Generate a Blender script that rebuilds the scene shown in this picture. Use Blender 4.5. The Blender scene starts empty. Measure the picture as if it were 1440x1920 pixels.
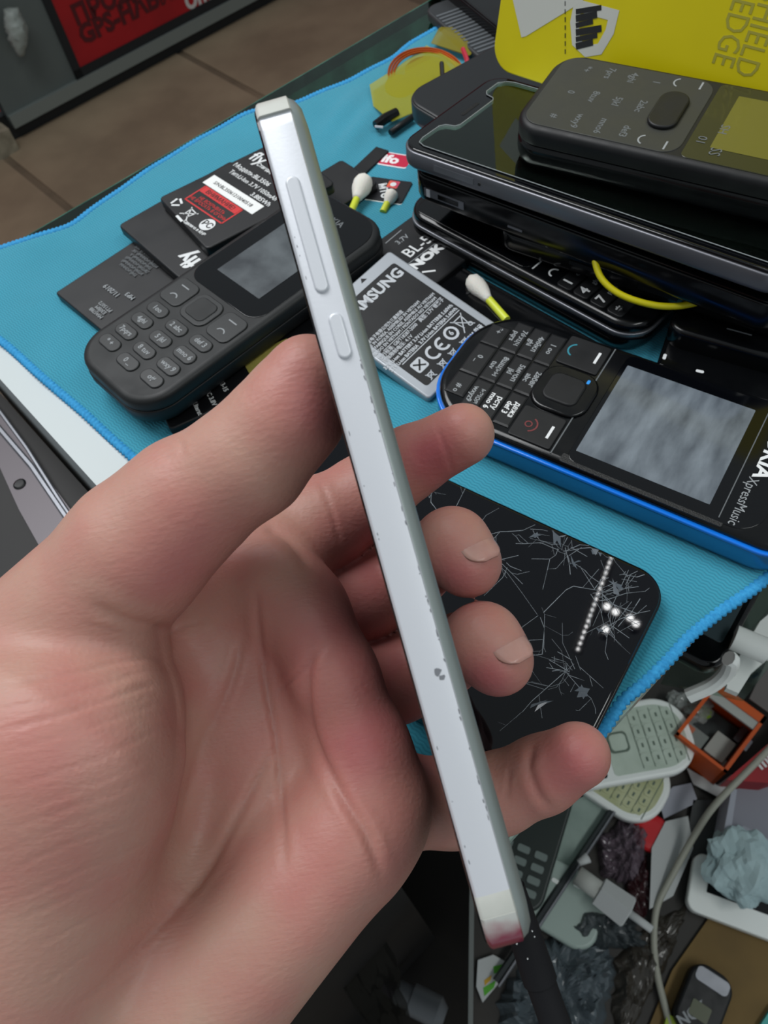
import bpy, bmesh, math, random
import numpy as np
from mathutils import Matrix, Vector

# ---------------------------------------------------------------- camera
K = 0.001                                   # everything below is written in millimetres
F = 1440.0                                  # focal length in pixels of the 1440x1920 frame
PITCH, ROLL, HC = math.radians(57), math.radians(-11), 210.0
cp, sp, cr, sr = math.cos(PITCH), math.sin(PITCH), math.cos(ROLL), math.sin(ROLL)
CAM = np.array([0, 0, HC])
FW = np.array([0, cp, -sp]); RT = np.array([cr, sr*sp, sr*cp]); UP = np.array([-sr, cr*sp, cr*cp])
scene = bpy.context.scene
COL = scene.collection
cam = bpy.data.cameras.new('camera'); camo = bpy.data.objects.new('camera', cam); COL.objects.link(camo)
M = Matrix.Identity(4)
for i in range(3):
    M[i][0], M[i][1], M[i][2], M[i][3] = RT[i], UP[i], -FW[i], CAM[i]*K
camo.matrix_world = M
cam.sensor_width = 36; cam.sensor_height = 36; cam.sensor_fit = 'AUTO'; cam.lens = F/1920*36
cam.clip_start = 0.01; cam.clip_end = 60
cam.dof.use_dof = True; cam.dof.focus_distance = 0.17; cam.dof.aperture_fstop = 40
scene.camera = camo

# ---------------------------------------------------------------- light
w = bpy.data.worlds.new('world'); scene.world = w; w.use_nodes = True
w.node_tree.nodes['Background'].inputs[0].default_value = (0.86, 0.95, 1.0, 1)
w.node_tree.nodes['Background'].inputs[1].default_value = 0.3

def area(name, loc, aim, sx, sy, power, col=(1, 1, 1)):
    l = bpy.data.lights.new(name, 'AREA'); l.shape = 'RECTANGLE'; l.size = sx*K; l.size_y = sy*K
    l.energy = power; l.color = col
    o = bpy.data.objects.new(name, l); COL.objects.link(o)
    o.location = Vector(loc)*K
    o.rotation_euler = (Vector(aim)-Vector(loc)).to_track_quat('-Z', 'Y').to_euler()
    return o
area('ceiling_panel_light', (-520, 820, 1500), (0, 150, 0), 1000, 1000, 27, (0.98, 0.99, 1.0))
area('added_fill_light', (750, -550, 1500), (100, 80, -200), 1300, 300, 9, (0.96, 1.0, 0.98))  # unseen fill lamp, added behind the camera to brighten the low clutter

scene.view_settings.view_transform = 'Standard'; scene.view_settings.look = 'None'
scene.view_settings.exposure = 0.0; scene.view_settings.gamma = 1.0
scene.view_settings.use_curve_mapping = False

# ---------------------------------------------------------------- helpers
random.seed(5)
def ray(px, py):
    x = (px-720)/F; y = -(py-960)/F
    return FW + RT*x + UP*y
def P(px, py, d): return CAM + ray(px, py)*d            # point at a given depth
def T(px, py, z=0.0):                                    # point of a horizontal plane
    r = ray(px, py); return CAM + r*((z-HC)/r[2])
def proj(p):
    v = np.asarray(p, float)-CAM; d = v@FW
    return 720+F*(v@RT)/d, 960-F*(v@UP)/d, d
def lin(h):
    h = h.lstrip('#'); o = []
    for i in (0, 2, 4):
        c = int(h[i:i+2], 16)/255; o.append(c/12.92 if c <= .04045 else ((c+.055)/1.055)**2.4)
    return (*o, 1)
MATS = {}
def mat(name, col, rough=.5, metal=0., spec=.5, col2=None, nscale=40., ncon=(.35, .65), bump=0., bscale=400., coat=0., alpha=1., trans=0., sss=0., emit=0., rvar=0., stretch=None, ior=1.45, ndetail=4, tint=None):
    m = bpy.data.materials.new(name); m.use_nodes = True; nt = m.node_tree; N = nt.nodes; L = nt.links
    b = N['Principled BSDF']; I = b.inputs
    c1 = lin(col) if isinstance(col, str) else col
    I['Base Color'].default_value = c1; I['Roughness'].default_value = rough; I['Metallic'].default_value = metal
    I['Specular IOR Level'].default_value = spec; I['Coat Weight'].default_value = coat; I['Coat Roughness'].default_value = .06
    I['Alpha'].default_value = alpha; I['Transmission Weight'].default_value = trans; I['IOR'].default_value = ior
    if sss: I['Subsurface Weight'].default_value = sss; I['Subsurface Scale'].default_value = .004; I['Subsurface Radius'].default_value = (1, .35, .2)
    if emit: I['Emission Color'].default_value = c1; I['Emission Strength'].default_value = emit
    vec = None
    if col2 or bump or rvar:
        tc = N.new('ShaderNodeTexCoord'); vec = tc.outputs['Object']
        if stretch:
            mp = N.new('ShaderNodeMapping'); mp.inputs['Scale'].default_value = stretch; L.new(vec, mp.inputs[0]); vec = mp.outputs[0]
    if col2 or rvar:
        n = N.new('ShaderNodeTexNoise'); n.inputs['Scale'].default_value = nscale; n.inputs['Detail'].default_value = ndetail; L.new(vec, n.inputs[0])
        r = N.new('ShaderNodeMapRange'); r.inputs[1].default_value, r.inputs[2].default_value = ncon; L.new(n.outputs[0], r.inputs[0])
        if col2:
            x = N.new('ShaderNodeMix'); x.data_type = 'RGBA'; x.inputs[6].default_value = c1; x.inputs[7].default_value = lin(col2) if isinstance(col2, str) else col2
            L.new(r.outputs[0], x.inputs[0]); L.new(x.outputs[2], I['Base Color'])
        if rvar:
            y = N.new('ShaderNodeMapRange'); y.inputs[3].default_value, y.inputs[4].default_value = rough, rough+rvar; L.new(r.outputs[0], y.inputs[0]); L.new(y.outputs[0], I['Roughness'])
    if bump:
        n2 = N.new('ShaderNodeTexNoise'); n2.inputs['Scale'].default_value = bscale; n2.inputs['Detail'].default_value = 3; L.new(vec, n2.inputs[0])
        bp = N.new('ShaderNodeBump'); bp.inputs['Strength'].default_value = bump; bp.inputs['Distance'].default_value = .0004; L.new(n2.outputs[0], bp.inputs['Height']); L.new(bp.outputs[0], I['Normal'])
    MATS[name] = m
    return m

def mesh(name, V, Fc, m, parent=None, smooth=False, auto=None):
    """one mesh object; V in mm in the parent's frame"""
    me = bpy.data.meshes.new(name)
    V = np.asarray(V, float)*K
    me.from_pydata(V.tolist(), [], [tuple(f) for f in Fc]); me.validate()
    bm = bmesh.new(); bm.from_mesh(me); bmesh.ops.recalc_face_normals(bm, faces=bm.faces); bm.to_mesh(me); bm.free()
    if smooth: me.polygons.foreach_set('use_smooth', [True]*len(me.polygons))
    if auto is not None:
        me.polygons.foreach_set('use_smooth', [True]*len(me.polygons))
        me.set_sharp_from_angle(angle=math.radians(auto))
        for f in me.polygons:
            if f.loop_total > 6: f.use_smooth = False
    o = bpy.data.objects.new(name, me); COL.objects.link(o)
    if m is not None: me.materials.append(m)
    if parent is not None: o.parent = parent
    return o
def tag(o, label, cat=None, group=None, kind=None):
    o['label'] = label
    if cat: o['category'] = cat
    if group: o['group'] = group
    if kind: o['kind'] = kind
    return o
def thing(name, label, cat, loc=(0, 0, 0), rz=0., rx=0., ry=0., group=None):
    e = bpy.data.objects.new(name, None); COL.objects.link(e); e.empty_display_size = .01
    e.matrix_world = Matrix.Translation(Vector(loc)*K) @ Matrix.Rotation(math.radians(rz), 4, 'Z') @ Matrix.Rotation(math.radians(rx), 4, 'X') @ Matrix.Rotation(math.radians(ry), 4, 'Y')
    return tag(e, label, cat, group)
def struct(name, V, Fc, m, label, **k):
    o = mesh(name, V, Fc, m, **k); o['kind'] = 'structure'; o['label'] = label; return o

def rr(w, l, r, n=6, r2=None):
    """rounded rectangle outline, ccw, centred; r2 = radius of the two corners at +y"""
    pts = []
    for (sx, sy, a0) in ((1, 1, 0), (-1, 1, 90), (-1, -1, 180), (1, -1, 270)):
        q = (r2 if (r2 is not None and sy > 0) else r); q = min(max(q, .01), w/2-.005, l/2-.005)
        for i in range(n+1):
            a = math.radians(a0+90*i/n)
            pts.append((sx*(w/2-q)+q*math.cos(a), sy*(l/2-q)+q*math.sin(a)))
    return pts
def loft(rings, cap0=True, cap1=True):
    V = []; Fc = []; n = len(rings[0])
    for r in rings: V += [tuple(p) for p in r]
    for k in range(len(rings)-1):
        for i in range(n):
            j = (i+1) % n
            Fc.append((k*n+i, k*n+j, (k+1)*n+j, (k+1)*n+i))
    if cap0: Fc.append(tuple(range(n-1, -1, -1)))
    if cap1: Fc.append(tuple((len(rings)-1)*n+i for i in range(n)))
    return V, Fc
def rpris(w, l, h, r, bev=.6, z0=0., cx=0., cy=0., n=6, bot=None, r2=None, steps=3, top=None):
    """rounded slab with soft edges; top/bot: own bevel (inset, drop)"""
    ti, td = top or (bev, bev); bi, bd = bot or (bev, bev)
    prof = []
    for i in range(steps+1):
        a = math.pi/2*i/steps
        prof.append((bi*(1-math.sin(a)), z0+bd*(1-math.cos(a))))
    for i in range(steps+1):
        a = math.pi/2*i/steps
        prof.append((ti*(1-math.cos(a)), z0+h-td*(1-math.sin(a))))
    rings = []
    for ins, z in prof:
        o = rr(max(w-2*ins, .05), max(l-2*ins, .05), r-ins, n, None if r2 is None else r2-ins)
        rings.append([(x+cx, y+cy, z) for x, y in o])
    return loft(rings)
def poly_prism(pts, z0, z1):
    n = len(pts)
    V = [(x, y, z0) for x, y in pts]+[(x, y, z1) for x, y in pts]
    Fc = [tuple(range(n-1, -1, -1)), tuple(range(n, 2*n))]+[(i, (i+1) % n, n+(i+1) % n, n+i) for i in range(n)]
    return V, Fc
def box(x0, x1, y0, y1, z0, z1): return poly_prism([(x0, y0), (x1, y0), (x1, y1), (x0, y1)], z0, z1)
def join(*parts):
    V = []; Fc = []
    for v, f in parts:
        k = len(V); V += list(v); Fc += [tuple(i+k for i in q) for q in f]
    return V, Fc
def tube(path, rad, n=10, caps=True):
    """tube along a polyline; rad: number or list"""
    path = [np.asarray(p, float) for p in path]; m = len(path)
    rad = [rad]*m if np.isscalar(rad) else rad
    rings = []; up = None
    for i in range(m):
        t = path[min(i+1, m-1)]-path[max(i-1, 0)]; t = t/np.linalg.norm(t)
        if up is None:
            a = np.array([0, 0, 1.]) if abs(t[2]) < .9 else np.array([1., 0, 0])
            up = np.cross(t, a)
        up = up-t*(up@t); up /= np.linalg.norm(up); b = np.cross(t, up)
        rings.append([path[i]+rad[i]*(math.cos(2*math.pi*k/n)*up+math.sin(2*math.pi*k/n)*b) for k in range(n)])
    return loft(rings, caps, caps)
def spline(pts, n=8):
    """Catmull-Rom through points"""
    p = [np.asarray(q, float) for q in pts]; p = [2*p[0]-p[1]]+p+[2*p[-1]-p[-2]]; out = []
    for i in range(1, len(p)-2):
        for k in range(n):
            t = k/n
            out.append(.5*((2*p[i])+(-p[i-1]+p[i+1])*t+(2*p[i-1]-5*p[i]+4*p[i+1]-p[i+2])*t*t+(-p[i-1]+3*p[i]-3*p[i+1]+p[i+2])*t**3))
    out.append(p[-2]); return out
def lathe(prof, n=20, cx=0, cy=0):
    rings = [[(cx+r*math.cos(2*math.pi*k/n), cy+r*math.sin(2*math.pi*k/n), z) for k in range(n)] for r, z in prof]
    return loft(rings)
def text(s, size, m, parent, x, y, z, rot=0., align='CENTER', bold=0., sx=1., name='printed_text', up=None, res=2, thick=.03):
    """flat lettering: one mesh in the parent's frame (mm)"""
    c = bpy.data.curves.new('t', 'FONT'); c.body = s; c.size = size*K; c.align_x = align; c.align_y = 'CENTER'
    c.resolution_u = res; c.offset = bold*K; c.extrude = thick*K; c.space_line = .95
    t = bpy.data.objects.new('t', c); COL.objects.link(t)
    me = bpy.data.meshes.new_from_object(t.evaluated_get(bpy.context.evaluated_depsgraph_get()))
    bpy.data.objects.remove(t); bpy.data.curves.remove(c)
    me.name = name; me.materials.clear(); me.materials.append(m)
    X = Matrix.Translation(Vector((x, y, z))*K)
    if up is not None: X = X @ up
    me.transform(X @ Matrix.Rotation(math.radians(rot), 4, 'Z') @ Matrix.Diagonal((sx, 1, 1, 1)))
    o = bpy.data.objects.new(name, me); COL.objects.link(o); o.parent = parent
    return o
def copy_tree(o, parent=None):
    c = o.copy(); COL.objects.link(c)
    if parent is not None: c.parent = parent
    for ch in list(o.children): copy_tree(ch, c)
    return c
def part(name, VF, m, parent, smooth=False, auto=35): return mesh(name, VF[0], VF[1], m, parent, smooth, auto)
def bar(p, q, wd, z, th=.05):
    """flat printed stroke from p to q"""
    p = np.array(p, float); q = np.array(q, float); d = (q-p)/np.linalg.norm(q-p); n = np.array([-d[1], d[0]])*wd/2
    return poly_prism([tuple(p-n), tuple(q-n), tuple(q+n), tuple(p+n)], z, z+th)
def arc(cx, cy, r, a0, a1, wd, z, th=.05, n=14):
    pts = []
    for k in range(n+1): a = math.radians(a0+(a1-a0)*k/n); pts.append((cx+(r+wd/2)*math.cos(a), cy+(r+wd/2)*math.sin(a)))
    for k in range(n, -1, -1): a = math.radians(a0+(a1-a0)*k/n); pts.append((cx+(r-wd/2)*math.cos(a), cy+(r-wd/2)*math.sin(a)))
    V = [(x, y, z+th) for x, y in pts]; N = len(pts)
    return V, [(i, i+1, N-2-i, N-1-i) for i in range(n)]

# ---------------------------------------------------------------- the hand: one continuous surface
def smin(a, b, k):
    h = np.clip(.5+.5*(b-a)/k, 0, 1); return b*(1-h)+a*h-k*h*(1-h)
def rcone(p, a, b, ra, rb):
    ba = b-a; l2 = ba@ba
    pa = p-a; t = np.clip((pa@ba)/l2, 0, 1)
    return np.linalg.norm(pa-t[:, None]*ba, axis=1)-(ra+(rb-ra)*t)
def ell(p, c, ax, r):
    """ellipsoid, ax: rows = axes"""
    q = (p-c)@ax.T; k0 = np.linalg.norm(q/r, axis=1); k1 = np.linalg.norm(q/(r*r), axis=1)+1e-9
    return k0*(k0-1)/k1
def cs(px, py, d): return np.array([(px-720)/F*d, -(py-960)/F*d, -d])       # camera-aligned mm
def chain(p, J, k=3.):
    d = None
    for (a, b) in zip(J[:-1], J[1:]):
        e = rcone(p, cs(*a[:3]), cs(*b[:3]), a[3], b[3])
        d = e if d is None else smin(d, e, k)
    return d
INDEX = [(440, 1085, 172, 13), (600, 985, 178, 10.8), (690, 930, 180, 9.6), (770, 866, 177, 7.9), (868, 815, 170, 7.0)]
MIDDLE = [(505, 1185, 174, 13), (680, 1118, 182, 10.2), (772, 1064, 186, 9.2), (848, 1022, 157, 7.3), (876, 1056, 155, 7.0)]
RING = [(595, 1325, 173, 12.5), (750, 1270, 181, 9.8), (828, 1230, 182, 9.0), (905, 1203, 152, 7.3), (933, 1238, 150, 7.0)]
PINKY = [(690, 1500, 167, 11), (850, 1505, 171, 9.2), (935, 1487, 172, 8.5), (1015, 1452, 168, 7.9), (1082, 1416, 163, 7.0)]
THUMB = [(25, 1305, 152, 19), (262, 1028, 140, 12.3), (352, 942, 138, 10.8), (468, 862, 134, 9.4), (545, 775, 131, 8.3), (578, 702, 129, 6.7)]
def ax3(u, v):
    u = np.array(u, float); u /= np.linalg.norm(u); v = np.array(v, float); v -= u*(v@u); v /= np.linalg.norm(v)
    return np.array([u, v, np.cross(u, v)])
def hand_sdf(p):
    WR = cs(60, 1980, 158)
    d = rcone(p, WR, cs(440, 1085, 172), 20, 13.5)
    d = smin(d, rcone(p, WR, cs(505, 1185, 173), 20, 13.5), 8)
    d = smin(d, rcone(p, cs(140, 2020, 160), cs(595, 1325, 171), 20, 13), 8)
    d = smin(d, rcone(p, cs(220, 2060, 158), cs(690, 1500, 164), 19, 12), 8)
    d = smin(d, rcone(p, WR, cs(-60, 2600, 150), 26, 27), 12)                       # forearm
    d = smin(d, rcone(p, cs(200, 2040, 158), cs(60, 2600, 150), 22, 27), 12)
    # pads of the palm below the fingers
    for (x, y, dd, r) in ((515, 1080, 161, 8.5), (580, 1150, 158, 8.5), (635, 1270, 155, 8.5), (685, 1400, 154, 9), (712, 1520, 153, 9.5)):
        d = smin(d, np.linalg.norm(p-cs(x, y, dd), axis=1)-r, 9)
    # heel of the palm on the little-finger side
    d = smin(d, rcone(p, cs(350, 1900, 146), cs(635, 1600, 151), 15, 12), 10)
    # ball of the thumb
    th = rcone(p, cs(-90, 1420, 146), cs(50, 1310, 147), 22, 18)
    th = smin(th, rcone(p, cs(20, 1800, 140), cs(130, 1400, 138), 21, 19.5), 10)
    th = smin(th, rcone(p, cs(130, 1400, 138), cs(215, 1300, 145), 19.5, 13), 10)
    d = smin(d, th, 11)
    d = smin(d, chain(p, THUMB, 5), 3.5)
    # web between thumb and index
    f = smin(chain(p, INDEX, 3), d, 6)
    for J in (MIDDLE, RING, PINKY):
        f = np.minimum(f, smin(chain(p, J, 3), d, 5))
    return f
def sdf_mesh(fn, lo, hi, h, blk=8):
    lo = np.array(lo, float); n = [int(math.ceil((hi[i]-lo[i])/h/blk))*blk+1 for i in range(3)]
    G = np.full(n, 1., np.float32)
    nb = [(m-1)//blk for m in n]
    bi = np.stack(np.meshgrid(*[np.arange(m) for m in nb], indexing='ij'), -1).reshape(-1, 3)
    cen = lo+(bi+.5)*blk*h
    fc = fn(cen)
    near = np.abs(fc) < blk*h*1.05
    for b in bi[(~near) & (fc < 0)]:
        s = b*blk; G[s[0]:s[0]+blk+1, s[1]:s[1]+blk+1, s[2]:s[2]+blk+1] = -1
    o = np.stack(np.meshgrid(*[np.arange(blk+1)]*3, indexing='ij'), -1).reshape(-1, 3)
    act = bi[near]
    for c in range(0, len(act), 200):
        a = act[c:c+200]; idx = (a[:, None, :]*blk+o[None]).reshape(-1, 3)
        G[idx[:, 0], idx[:, 1], idx[:, 2]] = fn(lo+idx*h)
    # naive surface nets
    S = G < 0
    corners = [(i, j, k) for i in (0, 1) for j in (0, 1) for k in (0, 1)]
    cnt = sum(S[i:n[0]-1+i, j:n[1]-1+j, k:n[2]-1+k].astype(np.int8) for i, j, k in corners)
    cells = np.argwhere((cnt > 0) & (cnt < 8)); ids = np.full([m-1 for m in n], -1, np.int64)
    ids[cells[:, 0], cells[:, 1], cells[:, 2]] = np.arange(len(cells))
    acc = np.zeros((len(cells), 3)); num = np.zeros(len(cells))
    for a in corners:
        for ax in range(3):
            if a[ax]: continue
            b = list(a); b[ax] = 1
            ga = G[cells[:, 0]+a[0], cells[:, 1]+a[1], cells[:, 2]+a[2]]; gb = G[cells[:, 0]+b[0], cells[:, 1]+b[1], cells[:, 2]+b[2]]
            cr_ = (ga < 0) != (gb < 0); t = np.where(cr_, ga/np.where(cr_, ga-gb, 1), 0)
            q = np.tile(np.array(a, float), (len(cells), 1)); q[:, ax] = t
            acc[cr_] += q[cr_]; num[cr_] += 1
    V = lo+(cells+acc/num[:, None])*h
    Fs = []
    for ax in range(3):
        u, v = (ax+1) % 3, (ax+2) % 3
        sl0 = [slice(None)]*3; sl1 = [slice(None)]*3; sl0[ax] = slice(0, n[ax]-1); sl1[ax] = slice(1, n[ax])
        A, B = S[tuple(sl0)], S[tuple(sl1)]
        e = np.argwhere(A != B); e = e[(e[:, u] > 0) & (e[:, v] > 0) & (e[:, u] < n[u]-1) & (e[:, v] < n[v]-1)]
        def cid(du, dv):
            q = e.copy(); q[:, u] -= du; q[:, v] -= dv; return ids[q[:, 0], q[:, 1], q[:, 2]]
        quad = np.stack([cid(1, 1), cid(0, 1), cid(0, 0), cid(1, 0)], 1)
        flip = ~A[e[:, 0], e[:, 1], e[:, 2]]
        quad[flip] = quad[flip][:, ::-1]
        Fs.append(quad)
    return V, np.concatenate(Fs)
def np_mesh(name, V, Q, m, parent=None):
    me = bpy.data.meshes.new(name)
    me.vertices.add(len(V)); me.vertices.foreach_set('co', (np.asarray(V)*K).astype(np.float32).ravel())
    me.loops.add(len(Q)*4); me.loops.foreach_set('vertex_index', Q.astype(np.int32).ravel())
    me.polygons.add(len(Q)); me.polygons.foreach_set('loop_start', np.arange(0, len(Q)*4, 4, dtype=np.int32))
    me.update(calc_edges=True); me.validate()
    me.polygons.foreach_set('use_smooth', [True]*len(me.polygons)); me.materials.append(m)
    o = bpy.data.objects.new(name, me); COL.objects.link(o)
    if parent is not None: o.parent = parent
    return o
def vnormals(V, Q):
    n = np.cross(V[Q[:, 2]]-V[Q[:, 0]], V[Q[:, 3]]-V[Q[:, 1]]); N = np.zeros_like(V)
    for i in range(4): np.add.at(N, Q[:, i], n)
    return N/(np.linalg.norm(N, axis=1)[:, None]+1e-9)
def laplace(V, Q, it=2, lam=.5):
    E = np.concatenate([Q[:, [0, 1]], Q[:, [1, 2]], Q[:, [2, 3]], Q[:, [3, 0]]])
    for _ in range(it):
        A = np.zeros_like(V); c = np.zeros(len(V))
        np.add.at(A, E[:, 0], V[E[:, 1]]); np.add.at(A, E[:, 1], V[E[:, 0]]); np.add.at(c, E[:, 0], 1); np.add.at(c, E[:, 1], 1)
        V = V+lam*(A/np.maximum(c, 1)[:, None]-V)
    return V
def seg_dist(p, a, b):
    ba = b-a; t = np.clip(((p-a)@ba)/(ba@ba+1e-9), 0, 1); return np.linalg.norm(p-a-t[:, None]*ba, axis=1), t
CREASES = [  # (polyline in the picture of the palm, width mm, depth mm)
    ([(300, 1172), (345, 1240), (372, 1330), (385, 1440), (375, 1560), (340, 1680)], 7.5, 2.7),     # life line hollow
    ([(455, 1190), (440, 1260), (395, 1400), (350, 1550)], 1.2, .45),
    ([(480, 1110), (487, 1190), (500, 1290), (520, 1400), (532, 1540), (535, 1640)], 1.0, .5),      # head line
    ([(515, 1400), (440, 1540), (340, 1690), (180, 1860)], 1.2, .6),
    ([(590, 1200), (575, 1290), (590, 1390), (640, 1490), (690, 1570), (718, 1650)], 1.4, .8),      # heart line
    ([(500, 1310), (560, 1265), (620, 1200)], .7, .3),
    ([(170, 1130), (235, 1165), (300, 1182), (330, 1180)], 1.6, .6), ([(150, 1165), (240, 1188), (300, 1190)], .6, .2), ([(300, 1185), (350, 1170), (400, 1165)], .6, .2),
    ([(0, 1285), (120, 1265), (260, 1235), (330, 1225)], .6, .2), ([(0, 1370), (150, 1330), (310, 1275)], .6, .22), ([(0, 1330), (140, 1300), (300, 1250)], .5, .14),
    ([(0, 1410), (150, 1370), (320, 1310)], .45, .12), ([(0, 1480), (160, 1430), (330, 1350)], .5, .14), ([(40, 1520), (180, 1465), (300, 1410)], .45, .1),
    ([(0, 1560), (170, 1500), (320, 1430)], .5, .14), ([(0, 1600), (150, 1535), (290, 1485)], .45, .1), ([(0, 1640), (180, 1560), (320, 1500)], .45, .14),
    ([(20, 1690), (200, 1610), (310, 1560)], .45, .14), ([(0, 1745), (150, 1670), (280, 1610)], .45, .12), ([(60, 1780), (220, 1690), (300, 1620)], .45, .14), ([(120, 1900), (250, 1810), (330, 1740)], .6, .2),
    ([(60, 1860), (190, 1770), (290, 1700)], .45, .12),
    ([(322, 812), (340, 832), (344, 852)], .6, .25), ([(296, 850), (326, 862)], .5, .18),                # thumb joint wrinkles
    ([(495, 985), (540, 1010), (585, 1065)], 1.6, .7),
    ([(1000, 1395), (992, 1440), (1010, 1490), (1035, 1520)], 1.3, .55),                                 # little finger joint
    ([(955, 1440), (950, 1500)], .7, .2), ([(600, 900), (622, 960), (640, 1030)], .8, .22), ([(690, 880), (702, 930), (705, 985)], .8, .22), ([(820, 800), (838, 850), (850, 890)], .7, .18),
]
def nail(parent, base, tip, up, wid, lng, r, m):
    """curved nail plate; base/tip centre line on the finger, up = outward"""
    base = np.array(base); tip = np.array(tip); t = tip-base; t /= np.linalg.norm(t); up = up-t*(up@t); up /= np.linalg.norm(up); s = np.cross(t, up)
    nu, nv = 12, 10; V = []; Fc = []
    for lay in (0, -.45):
        for j in range(nv+1):
            v = j/nv
            for i in range(nu+1):
                u = -1+2*i/nu
                ww = wid/2*(math.sqrt(max(0, 1-((.3-v)/.34)**2)) if v < .3 else 1-.08*(v-.3))*(1. if v < .6 else math.sqrt(max(0, 1-((v-.6)/.43)**2)))
                rad = r+.3; ang = u*ww/rad
                q = base+t*(v*lng)+s*(rad*math.sin(ang))+up*(rad*(math.cos(ang)-1)+lay-.9*(v-.3)**2*lng/8*.8)
                V.append(q)
    n1 = (nu+1)*(nv+1)
    for j in range(nv):
        for i in range(nu):
            a = j*(nu+1)+i; Fc.append((a, a+1, a+nu+2, a+nu+1)); Fc.append((n1+a, n1+a+nu+1, n1+a+nu+2, n1+a+1))
    for j in range(nv):
        for i in (0, nu):
            a = j*(nu+1)+i; Fc.append((a, a+nu+1, n1+a+nu+1, n1+a))
    for i in range(nu):
        for j in (0, nv):
            a = j*(nu+1)+i; Fc.append((a, a+1, n1+a+1, n1+a))
    return mesh('fingernail', V, Fc, m, parent, smooth=True)

def skin_material():
    m = mat('skin', '#C99A86', .48, sss=.35, spec=.42); nt = m.node_tree; N = nt.nodes; L = nt.links; b = N['Principled BSDF']
    at = N.new('ShaderNodeAttribute'); at.attribute_name = 'flush'
    tc = N.new('ShaderNodeTexCoord')
    n = N.new('ShaderNodeTexNoise'); n.inputs['Scale'].default_value = 75; n.inputs['Detail'].default_value = 5; L.new(tc.outputs['Object'], n.inputs[0])
    ad = N.new('ShaderNodeMath'); ad.operation = 'MULTIPLY_ADD'; ad.inputs[1].default_value = .55; L.new(n.outputs[0], ad.inputs[0]); L.new(at.outputs['Fac'], ad.inputs[2])
    ra = N.new('ShaderNodeValToRGB'); e = ra.color_ramp.elements
    e[0].position = .3; e[0].color = lin('#B39080'); e[1].position = 1.25 if False else 1.0; e[1].color = lin('#AD5F62')
    k = ra.color_ramp.elements.new(.62); k.color = lin('#B37B71')
    L.new(ad.outputs[0], ra.inputs[0]); L.new(ra.outputs[0], b.inputs['Base Color'])
    # fine skin lines: two crossed stretched noises
    mp = N.new('ShaderNodeMapping'); mp.inputs['Rotation'].default_value = (.3, .2, math.radians(20)); mp.inputs['Scale'].default_value = (350, 1500, 900); L.new(tc.outputs['Object'], mp.inputs[0])
    n1 = N.new('ShaderNodeTexNoise'); n1.inputs['Scale'].default_value = 1; n1.inputs['Detail'].default_value = 3; L.new(mp.outputs[0], n1.inputs[0])
    n2 = N.new('ShaderNodeTexVoronoi'); n2.inputs['Scale'].default_value = 1100; L.new(tc.outputs['Object'], n2.inputs[0])
    mx = N.new('ShaderNodeMath'); mx.operation = 'MULTIPLY_ADD'; mx.inputs[1].default_value = .4; L.new(n2.outputs[0], mx.inputs[0]); L.new(n1.outputs[0], mx.inputs[2])
    bp = N.new('ShaderNodeBump'); bp.inputs['Strength'].default_value = .25; bp.inputs['Distance'].default_value = .0004; L.new(mx.outputs[0], bp.inputs['Height']); L.new(bp.outputs[0], b.inputs['Normal'])
    return m
def to_world(V): V = np.asarray(V, float); return CAM+V[:, :1]*RT+V[:, 1:2]*UP-V[:, 2:]*FW
def build_hand(h=.7):
    V, Q = sdf_mesh(hand_sdf, (-125, -190, -212), (62, 58, -95), h)
    V = laplace(V, Q, 2, .5)
    N = vnormals(V, Q)
    pr = np.stack([720+F*V[:, 0]/-V[:, 2], 960-F*V[:, 1]/-V[:, 2]], 1)
    mmpp = -V[:, 2]/F
    facing = np.clip((N*(-V/np.linalg.norm(V, axis=1)[:, None])).sum(1)*3, 0, 1)
    D = np.zeros(len(V))
    for line, wd, dp in CREASES:
        line = [np.asarray(q, float) for q in spline(line, 5)]
        dist = np.full(len(V), 1e9); tt = np.zeros(len(V)); nl = len(line)-1
        for i, (a, b) in enumerate(zip(line[:-1], line[1:])):
            e, t = seg_dist(pr, a, b); c = e < dist; dist[c] = e[c]; tt[c] = (i+t[c])/nl
        fade = np.clip(np.minimum(tt, 1-tt)*5+.15, 0, 1)
        x = dist*mmpp/wd
        D = D+dp*fade*facing*(np.exp(-(x*1.7)**2)-.25*np.exp(-((x-1.6)*1.5)**2))
    V = V-N*D[:, None]
    # redness of the skin itself
    fl = np.full(len(V), .18)
    for (x, y, r, a) in ((810, 855, 70, .5), (860, 1080, 60, .35), (920, 1275, 60, .35), (1080, 1430, 80, .35), (590, 760, 90, .35), (660, 1190, 110, .25), (715, 1420, 110, .28), (700, 1000, 90, .22),
                         (700, 1250, 300, .15), (120, 1450, 220, .12), (330, 1040, 110, .25), (620, 1650, 180, .08)):
        fl += a*np.exp(-((pr[:, 0]-x)**2+(pr[:, 1]-y)**2)/(r*r))
    hand = np_mesh('hand', to_world(V), Q, skin_material())
    a = hand.data.attributes.new('flush', 'FLOAT', 'POINT'); a.data.foreach_set('value', fl.astype(np.float32))
    tag(hand, "person's bare left hand, palm to the viewer, gripping the silver phone by its edge", 'hand')
    return hand
hand = build_hand()
def cdir(x, y, z): return x*RT+y*UP-z*FW*-1 if False else x*RT+y*UP+z*(-FW)
NAIL = mat('nail_plate', '#BE9186', .32, spec=.5, coat=.25, sss=.2, col2='#B5867C', nscale=300)

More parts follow.
